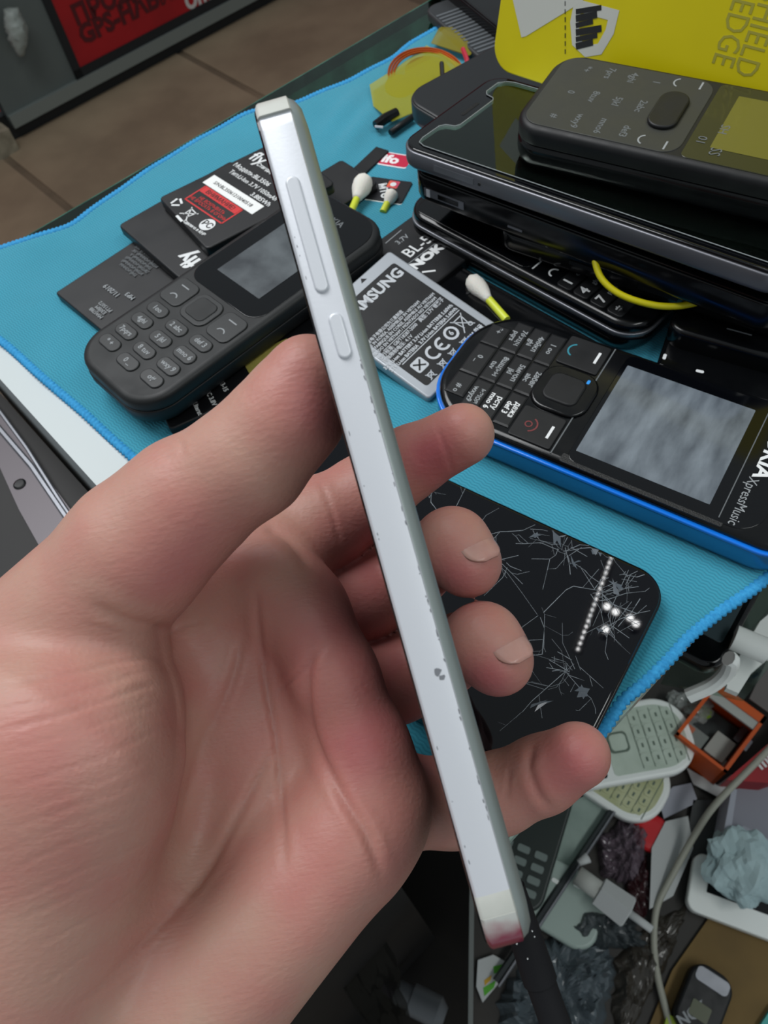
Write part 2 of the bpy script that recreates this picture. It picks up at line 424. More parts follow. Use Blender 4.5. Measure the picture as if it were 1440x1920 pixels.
def finger_nail(J, k0, up, wid, lng, lift=.3):
    A, B = P(*J[-2][:3]), P(*J[-1][:3]); t = B-A; L_ = np.linalg.norm(t); t /= L_
    up = cdir(*up); up = up-t*(up@t); up /= np.linalg.norm(up)
    r = J[-2][3]+(J[-1][3]-J[-2][3])*min(k0+.3, 1)
    b0 = A+t*L_*k0+up*(r+lift)
    nail(hand, b0, b0+t*lng, up, wid, lng, r, NAIL)
finger_nail(MIDDLE, .0, (.5, .3, .8), 9.8, 8.9, .1)
finger_nail(RING, .0, (.5, .3, .8), 9.8, 8.9, .1)

# ---------------------------------------------------------------- materials
ALU = mat('silver_aluminium', '#CDD0D6', .4, metal=.25, spec=.6, bump=.03, bscale=2500)
ALU_DK = mat('brushed_grey_metal', '#7E8086', .34, metal=.7, rvar=.1, nscale=200)
CREAM = mat('cream_plastic', '#CBCCC6', .35, col2='#BFC1BA', nscale=150)
RUBY = mat('ruby_stained_plastic', '#8E3048', .22, coat=.5)
BLK = mat('black_gloss_plastic', '#08090B', .12, spec=.5, rvar=.12, nscale=90)
BLKM = mat('black_satin_plastic', '#121315', .42, spec=.4, rvar=.15, nscale=120)
BLKR = mat('black_rubber', '#17171A', .7, spec=.25)
GLASSB = mat('black_screen_glass', '#050609', .05, spec=.6, rvar=.05, nscale=40)
SCR = mat('switched_off_display', '#454C54', .28, col2='#788189', nscale=60, stretch=(1, 3, 1), ndetail=9, ncon=(.3, .75), coat=.5)
SCR_D = mat('scratched_grey_display', '#2E3338', .32, col2='#565C60', nscale=70, ncon=(.35, .7), coat=.3)
WHT = mat('white_print', '#D8DADB', .6)
GRYP = mat('grey_print', '#8B8F92', .6)
DIMP = mat('faded_print', '#5C6063', .6)
CHAR = mat('charcoal_plastic', '#1B1D1E', .45, spec=.4, rvar=.12, nscale=100)
CHARK = mat('charcoal_keys', '#222425', .38, spec=.45)
WHITEP = mat('white_plastic', '#EDF1EE', .35)
SILV = mat('silver_sticker', '#A9AEB4', .32, metal=.35, rvar=.1, nscale=30)
BLABEL = mat('black_battery_label', '#0C0D10', .38, rvar=.15, nscale=60)

# ---------------------------------------------------------------- the phone held edge-on
def held_phone():
    A = P(501, 146, 112); B = P(968, 1812, 106); L = np.linalg.norm(A-B); W = 58.
    y = (A-B)/L; mid = (A+B)/2; x = CAM-mid; x = x-y*(x@y); x /= np.linalg.norm(x); z = np.cross(x, y)
    c = mid-x*(W/2)
    e = thing('smartphone', 'silver-edged smartphone held upright by the hand, seen from its narrow side', 'phone')
    Mx = Matrix.Identity(4)
    for i in range(3): Mx[i][0], Mx[i][1], Mx[i][2], Mx[i][3] = x[i], y[i], z[i], c[i]*K
    e.matrix_world = Mx
    def sect(y0, y1, prof, r=7.5):
        rings = []
        for ins, zz in prof:
            rings.append([(px, min(max(py, y0), y1), zz) for px, py in rr(W-2*ins, L-2*ins, r-ins, 8)])
        return loft(rings)
    fr = [(.35, -2.15), (0, -1.95), (0, 2.45), (.15, 2.75), (.6, 3.05)]
    part('metal_frame', sect(-L/2+10.3, L/2-5.2, fr), ALU, e, auto=28)
    part('end_cap', sect(L/2-5.2, L/2, fr), CREAM, e)['label'] = 'cream plastic cap at the upper end'
    part('antenna_band', sect(-L/2+7.1, -L/2+10.3, fr), CREAM, e)['label'] = 'cream plastic band near the lower end'
    part('end_cap', sect(-L/2, -L/2+7.1, fr), RUBY, e)['label'] = 'translucent end cap stained dark red'
    part('front_glass', sect(-L, L, [(.9, 3.0), (.9, 3.2), (1.3, 3.35)]), GLASSB, e)
    part('back_shell', sect(-L, L, [(4.5, -4.0), (2.2, -3.75), (.9, -3.0), (.38, -2.2), (.36, -2.1)]), mat('greenish_grey_back', '#8B9492', .35, metal=.3), e)
    # keys on the narrow side
    def pill(wd, y0, y1, z0, lift, z1=None):
        v, f = rpris(wd, y1-y0, lift+.3, wd/2, .35, n=8, bot=(.01, .01))
        return [(W/2-.3+q[2], q[1]+(y0+y1)/2, -q[0]+z0) for q in v], f
    def yy(px, py):      # local y of a picture point lying on the near edge
        r = ray(px, py); n2 = np.cross(r, z)
        q = c+x*W/2; t = ((CAM-q)@n2)/(y@n2); return t
    for (a, b, zo, nm) in (((552, 330), (610, 548), .55, 'volume_key'), ((624, 588), (646, 674), -.1, 'power_key')):
        y1, y0 = yy(*a), yy(*b)
        part('key_gap', pill(2.5, y0-.25, y1+.25, zo, .03), ALU_DK, e)
        part(nm, pill(2.1, y0, y1, zo, .45), ALU, e)
    # scuffs and chips on the metal
    Vs = []
    rnd = random.Random(3)
    def blob(yc, zc, ry, rz):
        n = 9; pts = []
        for k in range(n): a = 2*math.pi*k/n; s = rnd.uniform(.6, 1.15); pts.append((W/2+.03, yc+ry*s*math.cos(a), zc+rz*s*math.sin(a)))
        return pts, [tuple(range(n))]
    bl = [blob(yy(822, 1258)-.1, -.55, .75, .6), blob(yy(830, 1270), -.95, .4, .5)]
    for k in range(34): bl.append(blob(rnd.uniform(-L/2+12, L/6), -1.93+rnd.uniform(-.02, .12), rnd.uniform(.1, .6), rnd.uniform(.05, .13)))
    for k in range(12): bl.append(blob(rnd.uniform(-L/2+12, L/2-10), 2.4, rnd.uniform(.1, .4), .07))
    part('scuff_marks', join(*bl), ALU_DK, e, auto=None)['kind'] = 'stuff'
    # cable plugged in at the lower end
    cb = thing('charging_cable', 'thick black cable leaving the red-stained lower end of the held phone', 'cable')
    cb.matrix_world = Mx
    part('plug', tube([(6, -L/2-.1, -2.4), (6, -L/2-16, -3.2)], [2.7, 2.9], 18), BLKR, cb)
    part('cord', tube(spline([(6, -L/2-16, -3.2), (6, -L/2-30, -4), (4, -L/2-50, -4), (-5, -L/2-75, -10)]), 2.6, 14), BLKR, cb)
    dots = join(*[tube([(6+2.72*math.cos(a), -L/2-yd, -2.7+2.72*math.sin(a)), (6+2.95*math.cos(a), -L/2-yd, -2.7+2.95*math.sin(a))], .13, 5) for a, yd in ((.3, 2.2), (-.5, 3.), (.1, 5.6), (-.5, 6.6), (-.55, 7.6), (.6, 8), (.2, 10.5))])
    part('dust_specks', dots, WHT, cb)['kind'] = 'stuff'
    return e, (x, y, z, c, L, W)
def stain(m, y0, y1):
    N = m.node_tree.nodes; L = m.node_tree.links; tc = N.new('ShaderNodeTexCoord'); s_ = N.new('ShaderNodeSeparateXYZ'); L.new(tc.outputs['Object'], s_.inputs[0])
    n = N.new('ShaderNodeTexNoise'); n.inputs['Scale'].default_value = 350; L.new(tc.outputs['Object'], n.inputs[0])
    a = N.new('ShaderNodeMath'); a.operation = 'MULTIPLY_ADD'; a.inputs[1].default_value = .003; L.new(n.outputs[0], a.inputs[0]); L.new(s_.outputs[1], a.inputs[2])
    r = N.new('ShaderNodeMapRange'); r.inputs[1].default_value = y0*K+.0015; r.inputs[2].default_value = y1*K+.0015; L.new(a.outputs[0], r.inputs[0])
    x = N.new('ShaderNodeMix'); x.data_type = 'RGBA'; x.inputs[6].default_value = lin('#8A2A44'); x.inputs[7].default_value = lin('#B4B6B2'); L.new(r.outputs[0], x.inputs[0]); L.new(x.outputs[2], N['Principled BSDF'].inputs['Base Color'])
held, HP = held_phone()
stain(RUBY, -HP[4]/2+3.4, -HP[4]/2+6.6)

# ---------------------------------------------------------------- counter, floor, kiosk opposite
CU = np.array([math.cos(math.radians(33.8)), math.sin(math.radians(33.8)), 0]); CV = np.array([-CU[1], CU[0], 0])
def uv(u, v, z=0.): return CU*u+CV*v+np.array([0, 0, z])
def cbox(u0, u1, v0, v1, z0, z1):
    p = [uv(u0, v0), uv(u1, v0), uv(u1, v1), uv(u0, v1)]
    return poly_prism([(q[0], q[1]) for q in p], z0, z1)
def glass_mat(name, tint, rough=.02, fac=.06):
    m = bpy.data.materials.new(name); m.use_nodes = True; N = m.node_tree.nodes; L = m.node_tree.links
    N.remove(N['Principled BSDF']); out = N['Material Output']
    tr = N.new('ShaderNodeBsdfTransparent'); tr.inputs[0].default_value = lin(tint)
    gl = N.new('ShaderNodeBsdfGlossy'); gl.inputs['Roughness'].default_value = rough; gl.inputs[0].default_value = (.9, 1, .95, 1)
    fr = N.new('ShaderNodeFresnel'); fr.inputs[0].default_value = 1.5
    mx = N.new('ShaderNodeMixShader'); L.new(fr.outputs[0], mx.inputs[0]); L.new(tr.outputs[0], mx.inputs[1]); L.new(gl.outputs[0], mx.inputs[2]); L.new(mx.outputs[0], out.inputs[0])
    return m
GLASS = glass_mat('counter_glass', '#E6F2EC')
GEDGE = mat('green_glass_edge', '#1E4A3C', .12, spec=.6, col2='#3D6E5E', nscale=60)
FLOOR = mat('worn_stone_floor', '#574C3E', .7, col2='#776653', nscale=3.2, ncon=(.38, .62), bump=.1, bscale=60)
TILE = mat('beige_floor_tile', '#7A6A57', .6, col2='#8E7D67', nscale=5)
KGREY = mat('grey_kiosk_panel', '#59605E', .45, col2='#4E5554', nscale=4)
KDARK = mat('black_kiosk_strip', '#14171A', .5)
RED = mat('red_sign_panel', '#9E1218', .5, col2='#8E0F16', nscale=8)
SIGNT = mat('dark_sign_letters', '#4A0C12', .6)
SIGNW = mat('white_sign_letters', '#B9B4B0', .6)
WBOARD = mat('white_laminate', '#BCC4C5', .45)
DARKW = mat('dark_cabinet_board', '#0A0909', .6, col2='#100E0D', nscale=25)
ZF = -900.
struct('floor', *poly_prism([(-3000, -900), (3500, -900), (3500, 6500), (-3000, 6500)], ZF-20, ZF), FLOOR, 'worn brownish stone floor of the shop aisle')
fl = bpy.data.objects['floor']
# lighter worn tiles in the aisle
for q in ([(0, 300), (120, 345), (160, 400), (40, 460), (-60, 440)],):
    w_ = [T(a, b, ZF) for a, b in q]
ti = 0
for (u0, v0) in ((480, 1180), (480, 1790), (1090, 1180), (1090, 1790), (-130, 1790), (-130, 2400+0)):
    o = mesh('floor_tile', *cbox(u0, u0+590, v0, v0+590, ZF, ZF+3), TILE, fl)
# kiosk opposite
a = T(178, 190, ZF); KV = a@CV; KU = a@CU                       # lower corner of the red panel
z_of = lambda px, py: None
k = thing('market_kiosk', 'grey metal kiosk front with a red advertising panel across the aisle', 'kiosk')
part('plinth', cbox(KU-420, KU+2600, KV+14, KV+300, ZF, ZF+70), KDARK, k, auto=None)
part('grey_panel', cbox(KU-240, KU-25, KV, KV+40, ZF+70, ZF+1500), KGREY, k, auto=None)
part('base_rail', cbox(KU-240, KU+2600, KV-12, KV+14, ZF+40, ZF+72), mat('dull_metal_rail', '#7E8582', .35, metal=.4), k, auto=None)
part('panel_edging', join(cbox(KU-25, KU-3, KV-6, KV+40, ZF+72, ZF+1500), cbox(KU-25, KU+2600, KV-6, KV+40, ZF+72, ZF+95)), KDARK, k, auto=None)
part('red_panel', cbox(KU-3, KU+2600, KV-2, KV+30, ZF+95, ZF+1500), RED, k, auto=None)
part('red_panel', cbox(KU-1400, KU-250, KV-2, KV+30, ZF+90, ZF+1500), RED, k, auto=None)
part('corner_post', cbox(KU-700, KU-262, KV-40, KV+10, ZF, ZF+62), mat('chipped_white_kerb', '#8C8472', .7, col2='#6D6656', nscale=30), k, auto=None)
SGN = Matrix.Rotation(math.radians(33.8), 4, 'Z') @ Matrix.Rotation(math.radians(90), 4, 'X')
def on_sign(px, py):
    r = ray(px, py); t = (KV-3-CAM@CV)/(r@CV); return CAM+r*t
for s_, px, py, sz, mt in (('ПРОДАЖА', 138, 34, 62, SIGNT), ('GPS-НАВИГАТОР', 150, 70, 62, SIGNT), ('Оптом', 348, 8, 52, SIGNW)):
    q = on_sign(px, py)
    text(s_, sz, mt, k, q[0], q[1], q[2], align='LEFT', bold=2.6, up=SGN, thick=.5, name='sign_lettering')
# white rag hanging on the kiosk
RAG = mat('pale_plastic_bag', '#8F9691', .5, bump=.3, bscale=60)
def rag(path, rads, name, label, cat, m, seed=0, n=18, flat=.45):
    rn = random.Random(seed); path = spline(path, 5); rads = np.interp(np.linspace(0, 1, len(path)), np.linspace(0, 1, len(rads)), rads)
    V, Fc = tube(path, list(rads), n)
    V = [np.asarray(v)+np.array([rn.uniform(-1, 1) for _ in range(3)])*rads[min(i//n, len(rads)-1)]*.16 for i, v in enumerate(V)]
    o = mesh(name, V, Fc, m, None, smooth=True); tag(o, label, cat); return o
rg = [on_sign(*q)-CV*45 for q in ((4, 8), (12, 35), (18, 62), (24, 95))]
rag(rg, [16, 22, 26, 20, 6], 'plastic_bag', 'pale crumpled bag hanging on the grey kiosk panel', 'bag', RAG, 2)

GV0, GV1, GU0 = 18.2, 343., 29.
GU1 = 560.
gl = thing('glass_counter', 'glass counter top with green edge under the blue cloth', 'counter')
part('glass_top', cbox(GU0, GU1, GV0+.6, GV1-.6, -6, 0), GLASS, gl, auto=None)
part('glass_edge', cbox(GU0, GU1, GV1-.6, GV1, -6, 0), GEDGE, gl, auto=None)
part('glass_edge', cbox(GU0, GU1, GV0, GV0+.6, -6, 0), mat('pale_glass_edge', '#9DB5AA', .15), gl, auto=None)
part('side_panel', cbox(14., GU0, 150., GV1, -420, .4), WBOARD, gl, auto=None)['label'] = 'white laminated side panel'
part('back_panel', cbox(GU0, GU1, GV1-6, GV1-2, -900, -7), glass_mat('case_front_glass', '#EDF4F0'), gl, auto=None)['label'] = 'glass front of the case'
# dark neighbour cabinet with a metal drawer runner, left of the counter
nb = thing('drawer_cabinet', 'black cabinet with a grey metal runner left of the white counter edge', 'cabinet')
def tz(pts, z): return [tuple(T(a, b, z)[:2]) for a, b in pts]
part('cabinet_top', cbox(-200, 12, 60, 343, -70, -30), DARKW, nb, auto=None)
part('runner', poly_prism(tz([(-120, 690), (0, 775), (140, 965), (205, 1085), (110, 1085), (40, 960), (0, 872), (-120, 780)][::-1], -29), -29.5, -27), mat('grey_runner', '#555054', .4, metal=.4), nb, auto=None)
part('runner_lip', tube([T(*q, -26) for q in ((-60, 735), (0, 805), (60, 875), (135, 985), (180, 1060))], 1.2, 6), ALU_DK, nb)
part('runner_lip', tube([T(*q, -26.5) for q in ((-60, 700), (0, 772), (50, 840), (110, 935), (160, 1010))], .8, 6), ALU_DK, nb)
h_ = T(37, 908, -27); part('screw_hole', lathe([(2.6, -27.2), (2.6, -26.7), (1.9, -26.4)], 16, h_[0], h_[1]), BLK, nb)
part('cabinet_body', cbox(-190, 8, 68, 335, -690, -70), DARKW, nb, auto=None)

# ---------------------------------------------------------------- blue microfibre cloth
def cloth_material():
    m = mat('blue_microfibre', '#449DB4', .85, spec=.15); N = m.node_tree.nodes; L = m.node_tree.links; b = N['Principled BSDF']
    b.inputs['Sheen Weight'].default_value = .25
    tc = N.new('ShaderNodeTexCoord'); mp = N.new('ShaderNodeMapping'); mp.inputs['Rotation'].default_value = (0, 0, math.radians(52)); L.new(tc.outputs['Object'], mp.inputs[0])
    sx = N.new('ShaderNodeSeparateXYZ'); L.new(mp.outputs[0], sx.inputs[0])
    def M_(op, a, b_=None, c_=None):
        q = N.new('ShaderNodeMath'); q.operation = op
        for i, v in enumerate((a, b_, c_)):
            if v is None: continue
            if isinstance(v, (int, float)): q.inputs[i].default_value = v
            else: L.new(v, q.inputs[i])
        return q.outputs[0]
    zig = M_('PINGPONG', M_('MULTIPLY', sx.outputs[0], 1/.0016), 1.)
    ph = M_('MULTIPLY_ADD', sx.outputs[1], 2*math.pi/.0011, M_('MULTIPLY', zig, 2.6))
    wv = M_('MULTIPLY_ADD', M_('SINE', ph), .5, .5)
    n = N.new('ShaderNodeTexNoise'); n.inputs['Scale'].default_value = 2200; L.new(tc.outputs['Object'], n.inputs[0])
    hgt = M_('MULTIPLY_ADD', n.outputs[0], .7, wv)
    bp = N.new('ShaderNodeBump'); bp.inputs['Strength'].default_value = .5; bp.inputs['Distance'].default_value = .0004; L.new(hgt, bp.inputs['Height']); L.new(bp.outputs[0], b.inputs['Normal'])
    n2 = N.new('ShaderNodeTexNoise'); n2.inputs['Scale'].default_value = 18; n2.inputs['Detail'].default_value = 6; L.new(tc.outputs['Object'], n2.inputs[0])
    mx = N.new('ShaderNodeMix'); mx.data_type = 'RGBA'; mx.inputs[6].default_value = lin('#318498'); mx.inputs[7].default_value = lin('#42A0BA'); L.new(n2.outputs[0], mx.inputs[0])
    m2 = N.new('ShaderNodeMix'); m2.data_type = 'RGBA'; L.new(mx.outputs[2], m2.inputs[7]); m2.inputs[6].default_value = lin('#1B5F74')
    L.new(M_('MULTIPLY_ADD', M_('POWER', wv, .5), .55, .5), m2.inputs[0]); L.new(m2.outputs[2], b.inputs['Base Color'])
    return m
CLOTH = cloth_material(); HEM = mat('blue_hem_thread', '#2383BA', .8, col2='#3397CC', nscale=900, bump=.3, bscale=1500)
def resample(pts, n):
    pts = np.array(pts, float); s = np.concatenate([[0], np.cumsum(np.linalg.norm(np.diff(pts, axis=0), axis=1))])
    t = np.linspace(0, s[-1], n); return np.stack([np.interp(t, s, pts[:, i]) for i in range(pts.shape[1])], 1)
xy = lambda L_: [tuple(T(a, b)[:2]) for a, b in L_]
Lc, Nc = (-90, 560), (850, 1530)
far = xy([Lc, (-40, 495), (0, 470), (70, 452), (130, 430), (170, 402), (210, 375), (300, 312), (390, 260), (440, 232), (480, 216), (560, 197), (640, 165), (690, 140), (740, 112), (800, 70)])+[(150, 468), (205, 492), (255, 515)]
near = xy([Nc, (930, 1500), (1010, 1460), (1080, 1410), (1130, 1372), (1165, 1320), (1205, 1285), (1255, 1235), (1290, 1198), (1350, 1150), (1440, 1082)])+[(150, 112), (205, 138)]
left = xy([Lc, (-40, 610), (0, 640), (50, 682), (120, 745), (180, 795), (250, 862), (330, 930), (450, 1050), (600, 1220), (720, 1390), Nc])
right = [(255, 515), (245, 400), (225, 250), (205, 138)]
NUc, NVc = 150, 120
cF, cN = resample(spline([np.array(p) for p in far], 4), NUc+1), resample(spline([np.array(p) for p in near], 4), NUc+1)
cL, cR = resample(spline([np.array(p) for p in left], 4), NVc+1), resample(right, NVc+1)
Vc = []
for j in range(NVc+1):
    v = j/NVc                                   # 0 far .. 1 near
    for i in range(NUc+1):
        u = i/NUc
        q = (1-v)*cF[i]+v*cN[i]+(1-u)*cL[j]+u*cR[j]-((1-u)*(1-v)*cF[0]+u*(1-v)*cF[-1]+(1-u)*v*cN[0]+u*v*cN[-1])
        edge = min(min(v, 1-v)*8, min(u, 1)*8, 1)
        z = 1.0+.18*math.sin(q[0]*.11+q[1]*.05)*math.sin(q[1]*.09-q[0]*.03)
        z += (1-edge)*.9*(.5+.5*math.sin(q[0]*.16)*math.cos(q[1]*.13))
        f1 = ((q[0]-24)*.83-(q[1]-352)*.55); f2 = ((q[0]-24)*.55+(q[1]-352)*.83)      # the fold behind the loose parts
        z += 3.0*math.exp(-(f1/5)**2-(f2/26)**2)+2.2*math.exp(-((f1+14)/5)**2-((f2-12)/22)**2)
        Vc.append((q[0], q[1], z))
Fq = [(j*(NUc+1)+i, (j+1)*(NUc+1)+i, (j+1)*(NUc+1)+i+1, j*(NUc+1)+i+1) for j in range(NVc) for i in range(NUc)]
cl = thing('cleaning_cloth', 'turquoise microfibre cloth with a blue stitched hem spread on the counter', 'cloth')
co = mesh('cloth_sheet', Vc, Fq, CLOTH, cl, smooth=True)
sm = co.modifiers.new('thickness', 'SOLIDIFY'); sm.thickness = .0006; sm.offset = -1
bd = [Vc[i] for i in range(NUc+1)]
def hem(ids, flip=1):
    P0 = np.array([Vc[i] for i in ids]); ln = np.linalg.norm(np.diff(P0, axis=0), axis=1).sum()
    pts = resample(P0, int(ln/.33)); n = len(pts); V = []; Fc = []; m = 8
    for i in range(n):
        t = pts[min(i+3, n-1)]-pts[max(i-3, 0)]; t /= np.linalg.norm(t); s = np.array([-t[1], t[0], 0])
        for k_ in range(m):
            a = 2*math.pi*k_/m; ph = 2*math.pi*i*.33/1.9+1.3*math.cos(a)       # slanted overlock loops
            r = .72+.42*abs(math.sin(ph/2))**.7
            V.append(pts[i]+s*(1.75*r*math.cos(a)+.18*math.sin(i*.05))+np.array([0, 0, .15+1.0*r*math.sin(a)]))
        if i:
            for k_ in range(m): Fc.append(((i-1)*m+k_, (i-1)*m+(k_+1) % m, i*m+(k_+1) % m, i*m+k_))
    return mesh('stitched_hem', V, Fc, HEM, cl, smooth=True)
hem([i for i in range(0, NUc-30)]); hem([j*(NUc+1) for j in range(NVc+1)]); hem([NVc*(NUc+1)+i for i in range(NUc+1)])

# ---------------------------------------------------------------- things on the cloth
ZC = 1.45                                     # top of the cloth
def lying(name, label, cat, a, b, z, dx=0., dy=0., turn=0., **kw):
    """thing whose local y runs from picture point a to b on the plane z; origin at a, moved by (dx,dy) in its own frame"""
    A, B = T(*a, z), T(*b, z); d = (B-A)[:2]; ang = math.degrees(math.atan2(d[1], d[0]))-90+turn
    c_, s_ = math.cos(math.radians(ang)), math.sin(math.radians(ang))
    return A[0]+c_*dx-s_*dy, A[1]+s_*dx+c_*dy, ang
def at_local(loc, rz, p):                     # local xy of a world point
    c_, s_ = math.cos(math.radians(rz)), math.sin(math.radians(rz)); q = np.array(p[:2])-np.array(loc[:2])
    return c_*q[0]+s_*q[1], -s_*q[0]+c_*q[1]

# ---- blue keypad phone
def key_quad(x0, x1, y0, y1, sk, z0, z1, gap=.22, dome=.25):
    """one keypad key, its rows slanting by sk"""
    pts = [(x0+gap, y0+gap+sk*x0), (x1-gap, y0+gap+sk*x1), (x1-gap, y1-gap+sk*x1), (x0+gap, y1-gap+sk*x0)]
    cx, cy = sum(p[0] for p in pts)/4, sum(p[1] for p in pts)/4
    r0 = [(x, y, z0) for x, y in pts]; r1 = [(x, y, z1) for x, y in pts]; r2 = [(cx+(x-cx)*.9, cy+(y-cy)*.84, z1+dome) for x, y in pts]
    return loft([r0, r1, r2])
def phone_5320():
    A = T(1079, 847, 15); ang = -41.7
    ca, sa = math.cos(math.radians(ang)), math.sin(math.radians(ang))
    X, Y = 7., 20.; loc = (A[0]+ca*X-sa*Y, A[1]+sa*X+ca*Y, ZC)
    e = thing('mobile_phone', 'black keypad phone with a bright blue rim beside the cracked phone', 'phone', loc, ang-90)
    W, L, H = 54., 123., 14.
    blue = mat('blue_metallic_rim', '#1C78B0', .28, metal=.3, coat=.4, col2='#146A9E', nscale=30)
    part('back_shell', rpris(W, L, 10.4, 21, 2.5, 0, bot=(4, 4), top=(.5, .6), n=12, r2=11), blue, e)
    part('rim', rpris(W+.5, L+.5, 1.3, 21.2, .45, 10.3, n=12, r2=11.2), mat('bright_blue_line', '#1172DC', .2, coat=.5), e)
    part('front_body', rpris(W-2, L-2, 2.6, 20, .6, 11.4, n=12, r2=10, top=(2.2, 1.4)), BLK, e)
    zt = 14.0
    part('display_window', rpris(W-5.5, 58, .35, 3, .2, zt-.15, cy=20.5, n=6, r2=8), GLASSB, e)
    part('display', rpris(39.5, 41.5, .12, .4, .04, zt+.2, cx=.3, cy=13.8), SCR, e)
    part('speaker_grille', rpris(3.4, 50, .5, .8, .2, zt-.35, cx=24.0, cy=15), mat('perforated_black_strip', '#1A1B1C', .5, bump=.8, bscale=2200), e)
    part('window_seam', join(bar((-24.5, -13.3), (24.5, -13.3), .4, zt+.05, .12), bar((-23, 38.2), (23, 38.2), .3, zt+.25, .1)), DIMP, e)
    part('earpiece', rpris(11, 2.4, .3, 1.1, .1, zt+.12, cx=3, cy=50), BLKM, e)
    text('NOKIA', 6.2, WHT, e, -6.5, 43.5, zt+.3, bold=.18, sx=1.15)
    text('XpressMusic', 4.2, GRYP, e, 14.5, 42.2, zt+.3, sx=.85)
    # control pad
    part('pad_ring', rpris(19.5, 19.5, 1.4, 6.5, .7, zt-.3, cx=0, cy=-20.2), BLK, e)
    part('pad_ring_light', rpris(1.8, 1., .2, .4, .05, zt+1.05, cx=-6.2, cy=-14.8), mat('blue_light_mark', '#2D8FE0', .3), e)
    part('pad_button', rpris(12.2, 12.2, 1.9, 3.2, .7, zt-.2, cx=0, cy=-20.4), BLKM, e)
    part('soft_key', rpris(13.2, 14.6, .9, 1., .35, zt-.3, cx=-17.2, cy=-21.4), BLKM, e); part('soft_key', rpris(13.2, 14.6, .9, 1., .35, zt-.3, cx=17.2, cy=-21.4), BLKM, e)
    for sx_ in (-1, 1): part('soft_key_mark', bar((sx_*17.6-2.6, -16.8), (sx_*17.6+2.6, -16.8), .9, zt+.62), WHT, e)
    part('call_mark', join(arc(-17.6, -24.2, 2.8, 200, 340, .55, zt+.62)), mat('teal_print', '#2A7F90', .5), e)
    part('end_call_mark', join(arc(17.6, -24.2, 2.8, 20, 160, .5, zt+.62), arc(17.6, -24.2, 1.1, 0, 360, .4, zt+.62)), mat('dull_red_print', '#6E2A2C', .5), e)
    rows = [(-35.2, -29.1), (-41.5, -35.3), (-47.9, -41.6), (-55.5, -48)]
    labs = [('1 oo', '2абвг\n abc', 'дежз\ndef 3'), ('4ийкл\n ghi', '5мноп\n jkl', 'рсту\nmno 6'), ('7фхцч\npqrs', '8шщъы\n tuv', 'ьэюя\nwxyz9'), ('*+', '0 _', '# o')]
    for i, (y0, y1) in enumerate(rows):
        for j in range(3):
            x0 = -21.9+j*14.6
            nar = 4.6 if i == 3 and j != 1 else 0
            k_ = part('key', key_quad(x0+(nar if j == 0 else 0), x0+14.6-(nar if j == 2 else 0), y0, y1, .03*0, zt-.5, zt+.25), BLKM, e, auto=None)
            text(labs[i][j], 2.7, WHT if (i < 2 and j == 2) else GRYP, k_, x0+7.3, (y0+y1)/2, zt+.55, name='key_legend', bold=.06)
    return e
phone_5320()

# ---- charcoal keypad phone on the batteries
def phone_105():
    A = T(487, 560, 20); ang = 35.3
    ca, sa = math.cos(math.radians(ang)), math.sin(math.radians(ang))
    X, Y = -2., 12.; loc = (A[0]+ca*X-sa*Y, A[1]+sa*X+ca*Y, 6.2)
    e = thing('mobile_phone', 'charcoal keypad phone with worn grey keys lying across the batteries', 'phone', loc, ang-90)
    W, L = 48., 121.; zt = 14.
    part('back_shell', rpris(W, L, 8.5, 14, 2, 0, bot=(5, 5.5), top=(.4, .4), n=10, r2=13), BLKM, e)
    part('front_shell', rpris(W-.6, L-.6, 5.5, 14, .5, 8.5, n=10, r2=13, top=(2.6, 1.8)), CHAR, e)
    v, f = rpris(W-6, 66, .5, 7, .3, zt-.3, cy=25.5, n=8, r2=12)
    part('display_window', (v, f), GLASSB, e)
    part('display', rpris(25.6, 36, .12, .3, .04, zt+.22, cx=-.4, cy=19.5), SCR_D, e)
    text('NOKIA', 4.2, DIMP, e, 0, 49, zt+.25, bold=.08)
    part('pad_ring', rpris(14.5, 13.5, .9, 4, .4, zt-.35, cy=-16), CHARK, e)
    part('pad_button', rpris(10.6, 9.8, 1.2, 2.6, .4, zt-.3, cy=-16), CHAR, e)
    for sx_ in (-1, 1):
        k_ = part('soft_key', rpris(12, 13, .9, 3, .4, zt-.35, cx=sx_*14.6, cy=-15.5), CHARK, e)
        part('soft_key_mark', bar((sx_*14.6-2.2, -12.6), (sx_*14.6+2.2, -12.6), .5, zt+.56), GRYP, k_)
        part('call_mark', arc(sx_*14.6, -19.2, 2., 20, 160, .5, zt+.56), GRYP, k_)
    labs = ['1oo', '2 abc', 'def 3', '4ghi', '5 jkl', 'mno 6', '7pqrs', '8 tuv', 'wxy 9', '* +', '0 _', 'o#']
    for i in range(4):
        for j in range(3):
            x = (j-1)*13.4; y = -26.5-i*7.2-(1.1 if j == 1 else 0)
            k_ = part('key', rpris(10.6, 5.6, .8, 2.6, .45, zt-.25, cx=x, cy=y), CHARK, e)
            text(labs[i*3+j], 3.0, GRYP, k_, x, y, zt+.58, name='key_legend', bold=.05)
    return e
phone_105()

# ---- batteries
def battery(label, a, b, z, w, l, th, m, side=1, r=2., name='phone_battery', tilt=0., ry=0., cat='battery', dx=0, edge=None):
    """a,b: picture points of the two ends of the edge on local x=side*w/2 (y from a to b) at the top height"""
    A, B = T(*a, z+th), T(*b, z+th); d = (B-A)[:2]; ang = math.degrees(math.atan2(d[1], d[0]))-90
    c_, s_ = math.cos(math.radians(ang)), math.sin(math.radians(ang)); X, Y = -side*w/2, l/2
    e = thing(name, label, cat, (A[0]+c_*X-s_*Y, A[1]+s_*X+c_*Y, z), ang, tilt, ry)
    part('cell', rpris(w, l, th, r, .7, n=5), m, e)
    return e
